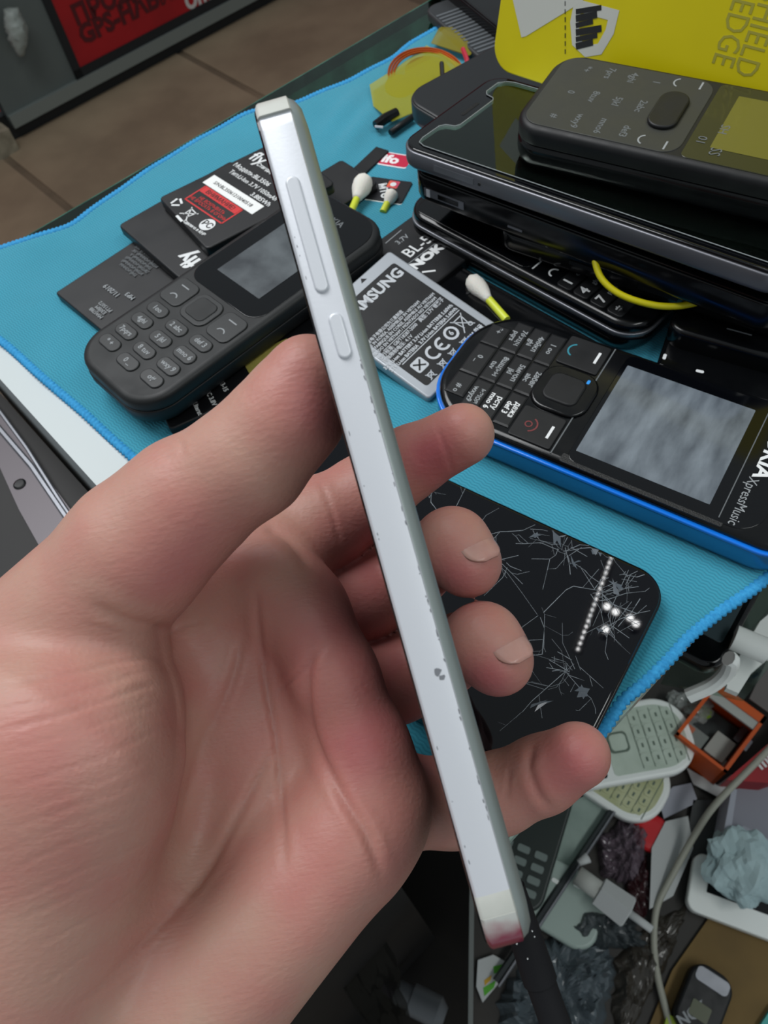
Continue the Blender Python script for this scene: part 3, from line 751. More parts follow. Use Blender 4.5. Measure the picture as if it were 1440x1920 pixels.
# fly battery, topmost: lower edge (387,467)-(531,393) runs along local y, local x = down-right
fly1 = battery('black phone battery with red warning box and white serial sticker, topmost of its pile', (387, 467), (531, 393), 11.2, 45, 62, 4.6, BLABEL, side=1)
REDP = mat('red_print', '#C22A2C', .6)
zt = 4.65
tr = 90  # reading direction: +y of the battery
def tx(s, size, x, y, e, m=WHT, rot=0, bold=.06, sx=1., z=zt, align='CENTER'): return text(s, size, m, e, x, y, z, rot=rot, bold=bold, sx=sx, align=align)
TR = 9
tx('fly', 9, -16, 15.5, fly1, rot=TR, bold=.14)
tx('Стандартный', 2.8, -4, 14.5, fly1, rot=TR)
tx('Модель:BL3506', 3.5, -8, 7.4, fly1, rot=TR, bold=.04); tx('Тип:Li-Ion 3.7V 1050mAh', 3.3, -1, 4., fly1, rot=TR, bold=.04, sx=.92); tx('3.885Wh', 3.4, 10, 1.6, fly1, rot=TR, bold=.04)
ss_ = part('serial_sticker', rpris(35, 6.6, .12, .3, .03, 0), mat('white_serial_label', '#E4E5E4', .5), fly1)
ss_.matrix_local = Matrix.Translation(Vector((-1.5, -5.6, zt))*K) @ Matrix.Rotation(math.radians(TR), 4, 'Z')
tx('S/N:BL35061210040518', 2.7, -1.5, -5.6, fly1, m=BLABEL, z=zt+.15, bold=.03, rot=TR)
bx_ = [bar((-13, 5.5), (13, 5.5), .7, zt), bar((-13, -5.5), (13, -5.5), .7, zt), bar((-13, 5.6), (-13, -5.6), .7, zt), bar((13, 5.6), (13, -5.6), .7, zt)]
wb = part('warning_box', join(*bx_), REDP, fly1); wb.matrix_local = Matrix.Translation(Vector((-1.2, -15.2, 0))*K) @ Matrix.Rotation(math.radians(TR), 4, 'Z')
part('warning_band', rpris(25, 3.6, .06, .2, .02, zt, cx=0, cy=3.6), REDP, wb)
tx('ВНИМАНИЕ!', 3.2, 0, 3.6, wb, m=BLABEL, z=zt+.08, bold=.04)
tx('НЕ ВСКРЫВАТЬ\nНЕ БРОСАТЬ В ОГОНЬ', 2.4, 0, -2, wb, m=REDP, bold=.02, sx=.95)
part('recycling_mark', join(*[bar((-13.6+2.6*math.cos(a), -26.5+2.6*math.sin(a)), (-13.6+2.6*math.cos(a+1.6), -26.5+2.6*math.sin(a+1.6)), 1., zt) for a in (.5, 2.6, 4.7)]), WHT, fly1)
q_ = lambda a, b, c_, d_, w_: bar((a-3, b-26), (c_-3, d_-26), w_, zt)
part('bin_mark', join(q_(-3, 3, 3, -3, .5), q_(3, 3, -3, -3, .5), q_(-2, 2, -1.3, -2, .5), q_(2, 2, 1.3, -2, .5), q_(-2.6, 2.3, 2.6, 2.3, .5), q_(-2.6, -4.6, 2.6, -4.6, 1.2)), WHT, fly1)
part('certificate_mark', lathe([(3.5, zt), (3.5, zt+.05)], 24, 9, -23.5), WHT, fly1); tx('РС', 4.2, 9, -23.5, fly1, m=BLABEL, z=zt+.1, bold=.08, rot=TR)
tx('Сделано в КНР', 2.0, 7, -28.6, fly1, rot=TR)
fly2 = battery('black phone battery with a large white logo under the red-marked battery', (336, 522), (470, 440), 6.1, 50, 60, 4.6, BLABEL, side=1, tilt=0)
tx('fly', 10.5, 18, -21, fly2, rot=180, bold=.35)
tx('*м*к-т**', 3.5, 21, 4, fly2, rot=90, bold=.2)
bat3 = battery('thin black battery with a faint date print at the left end of the pile', (205, 632), (330, 545), ZC, 41, 66, 4.2, BLABEL, side=1, r=1.2)
tx('11/2019', 3.2, -1, -17, bat3, m=GRYP, rot=180); tx('MP3', 3., 8, -14, bat3, m=GRYP, rot=180)
tx('MWJ78B\nE30BM\nPT15072', 2.4, 5, -26.5, bat3, m=GRYP, rot=180, bold=.03)
for i in range(6): tx('ЛИТИЙ-ИОННЫЙ АККУМ '[i % 3:16-i], 1.9, -6, 6-i*2.2, bat3, m=DIMP, rot=180)
bat4 = battery('plain black battery behind the held phone, past the worn charcoal phone', (540, 447), (651, 378), ZC, 26, 50, 4.4, BLABEL, side=1)
bat5 = battery('black battery with white print and a yellow sticker sticking out under the charcoal phone', (318, 806), (640, 664), ZC, 34, 84, 4.2, BLABEL, side=1)
for i, (s_, yy_) in enumerate((('Модель.Literat', -30), ('5.48Ah.dC 3.8V', -24), ('Mo.B3-15', -18))): tx(s_, 2.5, 8-i, yy_, bat5, m=WHT, rot=0, bold=.06, z=4.25)
part('sticker', rpris(13, 19, .15, .4, .04, 4.2, cx=5., cy=2.), mat('yellow_paper_sticker', '#B9AE5A', .7, col2='#A69C4C', nscale=150), bat5)

# silver battery
sb = thing('phone_battery', 'silver-edged battery with a black printed label between the two keypad phones', 'battery', (22.3-.1, 210.4, 9.5), 39.05, 10.08, -2.68)
W_, L_ = 41.4, 55.
part('cell', rpris(W_, L_, 4.6, 1.6, .8, -4.6, n=5), SILV, sb)
part('label', rpris(W_-7, L_-9.5, .1, 1.2, .03, 0, cx=0, cy=-.6), BLABEL, sb)
part('arrow_mark', poly_prism([(1.6, 24.6), (4.6, 24.6), (3.1, 26.4)][::1], .02, .08), BLABEL, sb)
SL = mat('silver_print', '#B9BDC2', .5)
def st(s, size, x, y, bold=.05, sx=1., rot=0, m=SL, al='RIGHT'): return text(s, size, m, sb, x, y, .13, bold=bold, sx=sx, rot=rot, align=al)
st('SAMSUNG', 6.2, 16.2, 17.6, .22, 1.05)
for i, s_ in enumerate(('三星电子有限公司为三星制造', 'MADE IN KOREA, ASSEMBLED IN VIETNAM', 'BATTERIE FABRIQUE EN COREE, ASSEMBLE AU VIETNAM', 'ENSAMBLADO EN VIETNAM / MONTADO NO VIETNAM')):
    st(s_, 1.75, (2, 9.5, 16, 15)[i], 4.6-i*1.75, .03, .92)
st('执行标准: GB/T18287-2000   典型: 3.7V 锂离子', 1.9, 16.3, -3.2, .03, .95); st('充电限制电压: 4.1V', 1.9, -4, -5.2, .03)
st('3.7V Li-ion BATTERY 3.7V Li-ion BATTERIE 5.60Wh', 1.95, 16.3, -7.4, .06, .9); st('3.7V Li-ion BATERIA  3.7V Li-ion BATERIA 5.60Wh', 1.95, 16.3, -9.6, .06, .9)
part('label_rule', bar((-16, -10.9), (16.2, -10.9), .35, .12), SL, sb); part('label_rule', bar((-16, -1.9), (16.2, -1.9), .25, .12), SL, sb)
part('bin_mark', join(bar((9.5, -12), (15.5, -19), .4, .12), bar((15.5, -12), (9.5, -19), .4, .12), bar((10.5, -13), (11.2, -17.6), .4, .12), bar((14.5, -13), (13.8, -17.6), .4, .12), bar((10, -12.9), (15, -12.9), .4, .12), arc(14.2, -17.8, .8, 0, 360, .4, .12)), SL, sb)
part('ring_mark', arc(6.2, -15.3, 2.5, 0, 360, 1., .12), SL, sb); st('6', 3, 6.2, -15.3, .08, al='CENTER')
part('conformity_mark', join(arc(-4.6, -15.8, 2.5, 60, 300, 1., .12), arc(.6, -15.8, 2.5, 60, 300, 1., .12), bar((-1.6, -15.8), (.6, -15.8), .9, .12)), SL, sb)
part('recycling_mark', rpris(5.6, 5.2, .06, 1, .02, .1, cx=-12, cy=-15.6), SL, sb)
part('recycling_arrows', join(bar((-13.8, -17.2), (-10.2, -14), .7, .17), bar((-13.8, -14), (-10.2, -17.2), .7, .17)), BLABEL, sb)
for x_ in (-12.5, -6., 0., 6.5): part('bin_mark', join(bar((x_-1.6, -20), (x_+1.6, -23), .35, .12), bar((x_+1.6, -20), (x_-1.6, -23), .35, .12), bar((x_-1.2, -20.4), (x_-.8, -22.8), .35, .12), bar((x_+1.2, -20.4), (x_+.8, -22.8), .35, .12), bar((x_-1.4, -20.4), (x_+1.4, -20.4), .35, .12)), SL, sb)
st('NOM 한글', 2.2, 16.4, -21.6, .08)

# battery with the model print, under the silver one
b5c = thing('phone_battery', 'black battery lettered BL-5C lying between the stacked phones and the silver battery', 'battery', (41, 256, ZC), 35., 0, 0)
part('cell', rpris(40, 36, 5.2, 2, .7, n=5), BLABEL, b5c)
text('BL-5C', 7.6, WHT, b5c, -4.5, 2.5, 5.22, bold=.05, sx=1.0); text('NOKIA', 5.6, WHT, b5c, -6, -4.8, 5.22, bold=.35, sx=1.35)
text('3.7V', 3.6, GRYP, b5c, -8, 10.5, 5.22, bold=.05); part('label_rule', bar((-19, -1.8), (14, -1.8), .3, 5.2), GRYP, b5c); part('label_rule', bar((-14, 14.2), (-4, 15), .4, 5.2), GRYP, b5c)
part('label_stroke', bar((-17, -9.5), (-13, -13), .9, 5.2), WHT, b5c)

# ---- cotton swabs
COTTON = mat('cotton_wool', '#D9D6CE', .95, spec=.1, bump=.5, bscale=1500, sss=.2); YEL = mat('lime_yellow_stick', '#C9D23C', .4)
def swab(a, b, za, zb, label, hr=4.2, hl=16.):
    A, B = T(*a, za), T(*b, zb); d = B-A; l = np.linalg.norm(d); d /= l
    e = thing('cotton_swab', label, 'cotton swab', (0, 0, 0), group='yellow cotton swabs')
    part('stick', tube([A+d*hl*.75, A+d*l], 1.55, 12), YEL, e)
    prof = [(0, .2), (.06, .52), (.18, .88), (.35, 1.), (.55, .93), (.75, .7), (.92, .5), (1, .42)]
    V, Fc = tube([A+d*hl*t for t, r in prof], [hr*r for t, r in prof], 18)
    rn = random.Random(int(a[0])); V = [np.asarray(v)+np.array([rn.uniform(-.16, .16) for _ in range(3)]) for v in V]
    part('cotton_tip', (V, Fc), COTTON, e, smooth=True, auto=None)
    return e
swab((686, 332), (655, 405), 6., 5.5, 'yellow cotton swab beside the small black strips, its stick going under the charcoal phone', 4.4, 15)
swab((880, 520), (950, 600), 6., 5., 'yellow cotton swab with a clean white tip above the blue keypad phone', 3.6, 14.5)
swab((738, 358), (718, 398), 4., 1.8, 'frayed cotton swab end half hidden under the phone stack', 3.0, 8)

# ---- small loose parts
o = lying('', '', '', (676, 322), (716, 284), ZC); e = thing('rubber_strip', 'short black rubber strip beside the red sticker', 'strip', (o[0], o[1], ZC), o[2])
part('strip_body', rpris(7.2, 19.5, 1.1, .4, .2, cx=0, cy=8), BLKM, e); part('strip_end', rpris(3, 2, .8, .3, .1, cx=2, cy=-2.6), CHAR, e)
A = T(722, 298, ZC); e = thing('round_cornered_sticker', 'red and white sticker poking out from under the stacked phones', 'sticker', (A[0], A[1], ZC+.0), -33)
part('sticker_base', rpris(16, 10, .3, 2, .1, cx=5), mat('white_sticker_paper', '#E3DDE0', .5), e); part('sticker_face', rpris(14.4, 8.4, .06, 1.4, .02, .3, cx=5), mat('crimson_sticker', '#C2173F', .45), e)
text('ifo', 8, mat('sticker_letters', '#EFE8EA', .5), e, 3., -.2, .38, bold=.35)
A = T(716, 357, ZC); e = thing('sim_card', 'small black SIM card with white lettering next to the swab tip', 'SIM card', (A[0], A[1], ZC), -30)
part('card', rpris(20, 15, .8, 1.2, .15, cx=2), mat('black_card_plastic', '#131418', .4), e); part('card_edge', rpris(20, 15, .2, 1.2, .05, -.0, cx=2.1, cy=-.5), WHITEP, e)
text('МТС', 4.6, WHT, e, 1.2, -1, .82, bold=.2, rot=-62); part('emblem', rpris(5, 5, .06, .6, .02, .8, cx=4, cy=4), mat('magenta_emblem', '#B02A63', .5, col2='#E0622F', nscale=250), e)
part('emblem_dot', lathe([(1.4, .86), (1.4, .9)], 16, 4, 4), WHT, e)
A = T(705, 245, ZC+1); B = T(745, 222, ZC+1); e = thing('metal_clip', 'short dark metal clip lying on the cloth fold', 'clip')
part('clip_bar', tube([A+[0, 0, 2.4], (A+B)/2+[0, 0, 3.2], B+[0, 0, 3]], [2.2, 2.4, 2.2], 8), BLK, e, auto=30); part('clip_bar', tube([A+[6, -6, 1.2], B+[7, -4, 1.6]], 1.5, 8), BLKM, e)
part('clip_tip', tube([A+[-.5, -1.5, 3], A+[3.2, -2.5, 2.4]], .6, 6), ALU, e)

# ---- coil and amber tape
AMB = mat('amber_tape_film', '#A9A618', .18, alpha=.5, coat=.4)
def film(label, pts, z, lift, m, name='tape_film', seed=1):
    """thin rippled film over an outline (picture points at height z), 0.3 mm thick"""
    P_ = [T(a, b, z) for a, b in pts]; c = sum(P_)/len(P_); rn = random.Random(seed); n = len(P_); V = []; Fc = []
    rings = 5
    for lay in (0, .3):
        for r in range(1, rings+1):
            for q in P_: V.append(c+(q-c)*r/rings+np.array([0, 0, lay+lift*(1-(r/rings)**2)+rn.uniform(-.4, .4)]))
        V.append(c+np.array([0, 0, lay+lift]))
    m1 = rings*n+1
    for k0, fl_ in ((0, 1), (m1, 0)):
        for i in range(n):
            j = (i+1) % n
            Fc.append((k0+m1-1, k0+j, k0+i) if fl_ else (k0+m1-1, k0+i, k0+j))
            for r in range(rings-1):
                a, b, c_, d = k0+r*n+i, k0+r*n+j, k0+(r+1)*n+j, k0+(r+1)*n+i; Fc.append((a, b, c_, d) if fl_ else (d, c_, b, a))
    for i in range(n): j = (i+1) % n; Fc.append(((rings-1)*n+i, (rings-1)*n+j, m1+(rings-1)*n+j, m1+(rings-1)*n+i))
    return V, Fc
e = thing('charging_coil', 'copper coil under transparent amber tape at the far edge of the cloth', 'coil')
cc = T(800, 140, 2.5)
COP = mat('copper_wire', '#B4561E', .35, metal=.6); BRZ = mat('bronze_disc', '#8E7A1E', .4, metal=.4)
n_c = np.array([.1, -.2, 1.]); n_c /= np.linalg.norm(n_c); u_c = np.cross([0, 1., 0], n_c); u_c /= np.linalg.norm(u_c); v_c = np.cross(n_c, u_c)
for i, r in enumerate((19, 17.6, 16.2)): part('coil_winding', tube([cc+u_c*r*math.cos(a)+v_c*r*math.sin(a) for a in np.linspace(-.3, 3.9, 40)], .6, 6), COP, e)
for (px, py, r) in ((802, 137, 11.5), (752, 163, 8.)):
    q = T(px, py, 2.6); part('disc', tube([q-n_c*.6, q+n_c*.6], r, 28), BRZ, e)
bb_ = part('black_backing', rpris(13, 9, 2.5, 2, .5), BLKM, e); bb_.location = Vector(T(848, 172, 1.5))*K; bb_.rotation_euler = (0, .0, .6)
part('tape', film('', [(693, 160), (745, 128), (800, 85), (870, 125), (878, 150), (835, 165), (790, 205), (735, 228), (700, 200)], 4.5, .8, AMB), AMB, e, smooth=True)
part('tape', film('', [(808, 82), (822, 55), (840, 42), (870, 62), (895, 92), (880, 105), (862, 100)], 5, 1.5, AMB, seed=3), mat('olive_tape_film', '#8A7F14', .18, alpha=.6, coat=.4), e, smooth=True)
part('flex_cable', tube(spline([T(868, 92, 9), T(876, 115, 9), T(872, 135, 6)]), 1.2, 6), mat('red_flex', '#B0253A', .5), e)
part('flex_cable', tube([T(828, 118, 12), T(830, 150, 10)], 1.1, 6), CHAR, e)
A = T(893, 136, 4); e = thing('blue_fragment', 'small bright blue plastic fragment beside the amber tape', 'fragment', (A[0], A[1], ZC), 20)
part('chip_body', rpris(12, 7, 3, 1.5, .6), mat('bright_blue_plastic', '#1B77B8', .4), e)

# ---------------------------------------------------------------- pile of dark phones on the right
def slab_phone(name, label, loc, rz, rx=0., ry=0., W=70., L=140., H=8., r=9., body=None, top=None, bev=(1., 1.), inset=1.2):
    e = thing(name, label, 'phone', loc, rz, rx, ry)
    part('body', rpris(W, L, H-.6, r, 1.2, n=10, bot=bev, top=(.6, .6)), body or ALU_DK, e)
    part('front_glass', rpris(W-inset, L-inset, .9, r-.6, .4, H-.7, n=10, top=(.9, .5)), top or GLASSB, e)
    return e
# silver-rimmed keypad phone at the bottom (top end near 750,400; keys near 1190,640)
q0 = T(752, 398, 13); q1 = T(1192, 648, 10); d = (q1-q0)[:2]; L1 = np.linalg.norm(d); an = math.degrees(math.atan2(d[1], d[0])); dd = d/L1; nn = np.array([-dd[1], dd[0]])
c = (q0[:2]+q1[:2])/2+nn*24
e = thing('mobile_phone', 'black keypad phone with a silver side rim at the bottom of the stack', 'phone', (c[0], c[1], ZC), an+90)     # local -y = keys end
W, L = 48., L1
part('back_shell', rpris(W, L, 8, 11, 1.5, 0, bot=(3.5, 4), n=10), BLK, e)
part('side_rim', rpris(W+.3, L+.3, 1.5, 11, .4, 8, n=10), ALU_DK, e)
part('front_shell', rpris(W-.8, L-.8, 4, 10.8, .5, 9.5, n=10, top=(2.5, 1.6)), BLK, e)
part('display_window', rpris(W-5, L*.52, .4, 4, .2, 13.3, cy=L*.2), GLASSB, e)
for i, s_ in enumerate(('—', '⌒')): text(s_, 6, WHT, e, -17, -7.5-i*7, 13.75, bold=.1, name='key_legend')
labs = [('1', 'oo'), ('4', 'ghi'), ('7', 'pqrs'), ('*', '')]
for i in range(4):
    for j in range(3):
        x, y = -14.5+14.5*j, -22.5-i*7.2
        k_ = part('key', rpris(13.6, 6.4, .9, 1.6, .4, 13.1, cx=x, cy=y), BLKM, e)
        if j == 0:
            text(labs[i][0], 5.4, WHT, k_, x-3.5, y-(1.2 if i == 3 else 0), 14.05, bold=.12, name='key_legend')
            if labs[i][1]: text(labs[i][1], 2.8, GRYP, k_, x+2.6, y, 14.05, name='key_legend')
# flat black cover lying along its near side
cc_ = (q0[:2]+q1[:2])/2+dd*12-nn*10.
bc = thing('back_cover', 'flat black phone back cover between the silver battery and the silver-rimmed phone', 'cover', (cc_[0], cc_[1], ZC), an+90)
part('cover_shell', rpris(17, L1-18, 3.2, 5, .9, n=8), BLK, bc); part('cover_latch', rpris(5, 1.2, .3, .5, .1, 3.2, cy=22), BLKM, bc)
# black slab phones in between
rz2 = -47.2-90
base = np.array([101.4, 228.5])
def rot(p, a): a = math.radians(a); return np.array([p[0]*math.cos(a)-p[1]*math.sin(a), p[0]*math.sin(a)+p[1]*math.cos(a)])
p2 = base+rot((2, 2), -47.2)
ph2 = slab_phone('smartphone', 'scuffed black phone with a small metal slot under the grey-edged smartphone', (p2[0], p2[1], 25.5), -47.2+90, 0, 0, 62, 142, 11.5, 8, BLK, BLK, (2, 2))
# slot with flash and sensor on its near long side: local x = +31 is the near side?
sgn = 1 if (T(1100, 520, 30)[:2]-p2)@rot((1, 0), 42.8) > 0 else -1
def on_side(e_, sgn, W, y, z, w, h, t, m, name='side_part'): return part(name, box(min(sgn*W/2, sgn*(W/2+t)), max(sgn*W/2, sgn*(W/2+t)), y-w/2, y+w/2, z-h/2, z+h/2), m, e_, auto=None)
yl = 1 if (T(745, 300, 30)[:2]-p2)@rot((0, 1), 42.8) > 0 else -1
on_side(ph2, sgn, 62, yl*55, 5.2, 18, 3.2, .3, ALU_DK, 'slot_plate'); on_side(ph2, sgn, 62, yl*53, 5.2, 9, 1.8, .5, BLK, 'sensor_window'); on_side(ph2, sgn, 62, yl*62, 5.2, 1.6, 3., .6, ALU, 'slot_end')
on_side(ph2, sgn, 62, yl*24, 4, 6, .7, .3, ALU_DK, 'side_mark')
p3 = base+rot((22, 3), -47.2)
ph3 = slab_phone('smartphone', 'thick black phone at mid height of the stack, hidden behind the yellow wire', (p3[0], p3[1], 16.), -47.2+90+4, 0, 0, 54, 112, 9., 8, BLK, BLK, (2.5, 2.5))
on_side(ph3, sgn, 54, yl*20, 5.5, 10, 1.6, .5, BLKM, 'side_key'); on_side(ph3, sgn, 54, -yl*8, 5., 14, 2.2, .4, BLKM, 'side_key')
# grey-edged smartphone on top
ph1 = thing('smartphone', 'large grey-edged smartphone with a clear screen protector on top of the stack', 'phone', (101.4, 228.5, 38.2), -47.2, -4.8, -.6)   # local x = length (right), y = away
W, L = 143.4, 64.
part('body', rpris(W, L, 6.8, 8.5, 1.4, n=10, bot=(2, 2), top=(.7, .5)), mat('grey_phone_frame', '#6E6F75', .3, metal=.65, rvar=.1, nscale=60), ph1)
part('front_glass', rpris(W-1.4, L-1.4, 1.1, 8, .5, 6.7, n=10, top=(1., .5)), GLASSB, ph1)
# screen protector with two notches at the earpiece end
PRO = glass_mat('screen_protector', '#F2F6F4', .03)
out = [(66, -28), (67, -26), (67, 26), (66, 28.5), (-60, 28.5), (-63, 27.5), (-65.5, 25), (-65.5, 17), (-64, 15), (-60.5, 14), (-59.5, 12.5), (-59.5, -9), (-60.5, -11), (-64, -12), (-65.5, -14), (-65.8, -24), (-65, -27), (-62, -28.3)]
part('screen_protector', poly_prism(out[::-1] if False else out, 7.95, 8.25), PRO, ph1, auto=None)
part('protector_edge', tube([(x, y, 8.2) for x, y in out]+[(out[0][0], out[0][1], 8.2)], .16, 5), mat('glass_rim_glint', '#8E9496', .2), ph1)
part('earpiece', rpris(1.6, 11, .1, .7, .03, 7.8, cx=-63.5, cy=3), BLKM, ph1)
part('sim_tray', box(-55, -38, -L/2-.12, -L/2+.4, 2.6, 4.9), ALU_DK, ph1, auto=None)
part('tray_hole', tube([(-35.5, -L/2-.15, 3.6), (-35.5, -L/2+.4, 3.6)], .6, 10), BLK, ph1)
# dark phone behind its left end
q = T(860, 190, 38); e = slab_phone('smartphone', 'dark matte phone peeking out behind the left end of the grey-edged smartphone', (q[0]+30, q[1]-2, 20.), -47.2+90-14, 0, 0, 62, 96, 10.5, 12, mat('dark_grey_satin', '#2B2D2F', .35, rvar=.1), mat('matte_dark_glass', '#1B1D1F', .35), (3, 4))
# olive-grey keypad phone lying on the smartphone
A = T(1008, 235, 63); an = -40.; cA, sA = math.cos(math.radians(an)), math.sin(math.radians(an)); X, Y = 46., 21.5
tn = thing('mobile_phone', 'worn black keypad phone lying face up on top of the phone stack', 'phone', (A[0]+cA*X-sA*Y, A[1]+sA*X+cA*Y, 47.2), an-90, 0, 3.)
W, L = 44., 112.; zt = 16.
part('back_shell', rpris(W, L, 10, 10, 2, 0, bot=(4.5, 5), n=10), BLK, tn)
part('front_shell', rpris(W-.5, L-.5, 6, 10, .5, 10, n=10, top=(2.6, 2.2)), BLKM, tn)
part('keypad_mat', rpris(W-5.5, 52, .5, 6, .25, zt-.25, cy=-27), mat('worn_grey_rubber', '#2E2F2B', .5, rvar=.15, nscale=90), tn)
part('display_window', rpris(W-5.5, 52, .45, 2, .2, zt-.25, cy=26), mat('olive_window', '#2C2D1C', .12, spec=.6), tn)
part('display', rpris(27, 34, .1, .3, .03, zt+.2, cx=-1, cy=24), mat('yellowed_display', '#5E5B24', .15, coat=.5), tn)
part('pad_button', rpris(19, 9.5, 1.5, 4.5, .6, zt, cy=-10.5), BLKM, tn)
labs = ['1', '2abc', 'def3', '4ghi', '5jkl', 'mno6', '7prs', '8tuv', 'wxy9', '*+', '0', '#']
for i in range(4):
    for j in range(3): text(labs[i*3+j], 3.4, DIMP, tn, (j-1)*13.5, -19.5-i*8, zt+.27, name='key_legend', bold=.05)
for s_ in (-1, 1):
    part('soft_key_mark', bar((s_*16-2, -5.5), (s_*16+2, -5.5), .6, zt+.27), GRYP, tn); part('call_mark', arc(s_*15.5, -12, 2.2, 200, 340, .5, zt+.27), GRYP, tn)
text('SS', 5, DIMP, tn, 14, 9, zt+.3, sx=.8); text('SH', 4, DIMP, tn, 3, 8, zt+.3); text('01', 4, DIMP, tn, 10, 3.5, zt+.3)

# yellow retail box standing behind
YBOX = mat('yellow_card', '#D8C800', .42, col2='#CDBE00', nscale=15); WCARD = mat('white_card', '#C9C9C2', .5)
FOIL = mat('silver_foil_print', '#BDB44A', .25, metal=.5)
yb0 = T(950, 140, 47); yb1 = T(1440, 300, 47)
d = (yb1-yb0); an = math.degrees(math.atan2(d[1], d[0]))
yb = thing('retail_box', 'bright yellow card package with a white triangle standing behind the phone stack', 'box', tuple(yb0+np.array([2, 3, -1.5])), an, 90-14)   # local x along the base, y up the face, z toward the viewer
part('box_body', rpris(150, 120, 9, 9, .5, -9, cx=66, cy=60, n=8), YBOX, yb)
def ybp(px, py, z=0.):                       # local point of the front face under a picture point
    bpy.context.view_layer.update(); Mi = yb.matrix_world.inverted(); o_ = Mi @ Vector(CAM*K); r_ = Mi.to_3x3() @ Vector(ray(px, py))
    t = (z*K-o_.z)/r_.z; q = o_+r_*t; return q.x/K, q.y/K
part('white_triangle', poly_prism([ybp(*p) for p in ((978, 70), (986, 68), (1092, 3), (1102, -20), (1000, -60), (955, -30))], .02, .12), WCARD, yb, auto=None)
lx, ly = ybp(1104, 55)
LOGO = mat('logo_black', '#1E1E20', .5)
px1, py1 = ybp(1060, 30); 
text('D', 24, WCARD, yb, lx, ly, .08, rot=-90, bold=.6, name='logo_letter')
part('logo_stripes', join(*[bar((ybp(1080+0, 22+k*13)), (ybp(1128-(k % 3)*8, 14+k*13)), 1.6+.5*(k % 2), .13) for k in range(6)]), LOGO, yb, auto=None)
part('logo_frame', join(*[bar(ybp(1060, y0), ybp(1060, y0+9), .35, .1) for y0 in range(2, 100, 15)]), LOGO, yb, auto=None)
for s_, px, py in (('EDGE', 1372, 62), ('SHIELD', 1420, 65)):
    x_, y_ = ybp(px, py); text(s_, 10.5, FOIL, yb, x_, y_, .06, rot=-90, sx=.72, name='foil_lettering')
# ribbed black case and dark phone behind the box
RIB = mat('ribbed_black_plastic', '#2A2C2E', .4)
A, B = T(860, 25, 6), T(985, 130, 6); d = B-A; an = math.degrees(math.atan2(d[1], d[0])); l = np.linalg.norm(d)
e = thing('phone_cover', 'ribbed grey-black phone cover lying behind the amber tape', 'cover', tuple((A+B)/2*[1, 1, 0]+np.array([0, 0, ZC])), an)
part('cover_plate', rpris(l+30, 26, 5, 8, 1.2, cx=-2), RIB, e)
for k in range(26): part('rib', box(-l/2-4+k*3.4, -l/2-2.6+k*3.4, -11.5, 11.5, 4.9, 5.25), mat('rib_grey', '#5B5F63', .35) if k == 0 else MATS['rib_grey'], e, auto=None)
A = T(925, 15, 10); e = slab_phone('smartphone', 'black phone lying at the top edge behind the yellow package', (A[0]+6, A[1]+12, ZC), an+90, 0, 0, 40, 100, 11, 7, BLK, BLK, (2, 2))

# yellow wire loop hanging out of the stack
YW = mat('yellow_wire', '#CFC512', .4)
pts = [(1128, 425, 33), (1117, 455, 31), (1116, 490, 28), (1130, 525, 25), (1165, 553, 23), (1220, 571, 22), (1270, 574, 22), (1320, 563, 24), (1355, 545, 27), (1380, 528, 31)]
w_ = mesh('wire_loop', *tube(spline([T(a, b, z) for a, b, z in pts], 6), 1.15, 10), YW, None, smooth=True); tag(w_, 'thin yellow wire looping out of the phone stack', 'wire')

# black batteries at the right edge
def rb(label, px, py, z, w, l, h, an, r=3.5):
    A = T(px, py, z+h); e = thing('phone_battery', label, 'battery', (A[0], A[1], z), an); part('cell', rpris(w, l, h, r, 1.6, cx=w/2, cy=0, n=6), BLK, e); return e
r1 = rb('glossy black battery with small white print at the right edge above the blue phone', 1240, 655, ZC, 74, 26, 8, -33)
for k in range(7): text('|'*3+str(k), 2.2, DIMP, r1, 36+k*2.4, 3, 8.05, rot=-8)
text('0CZL4A2G', 2.6, WHT, r1, 44, -7, 8.05, bold=.08); part('paint_chip', rpris(2.6, 1.2, .06, .5, .02, 8, cx=14, cy=-6), WHT, r1); part('paint_chip', rpris(1.1, 2.6, .06, .5, .02, 8, cx=1.8, cy=-3), WHT, r1)
r2 = rb('rounded black phone lying between the battery and the yellow wire', 1275, 560, 8., 80, 30, 9, -38, 6)
r2['category'] = 'phone'; part('side_mark', bar((18, -8), (26, -8), .5, 9.02), GRYP, r2); part('side_mark', bar((34, -9), (38, -9), .6, 9.02), GRYP, r2)

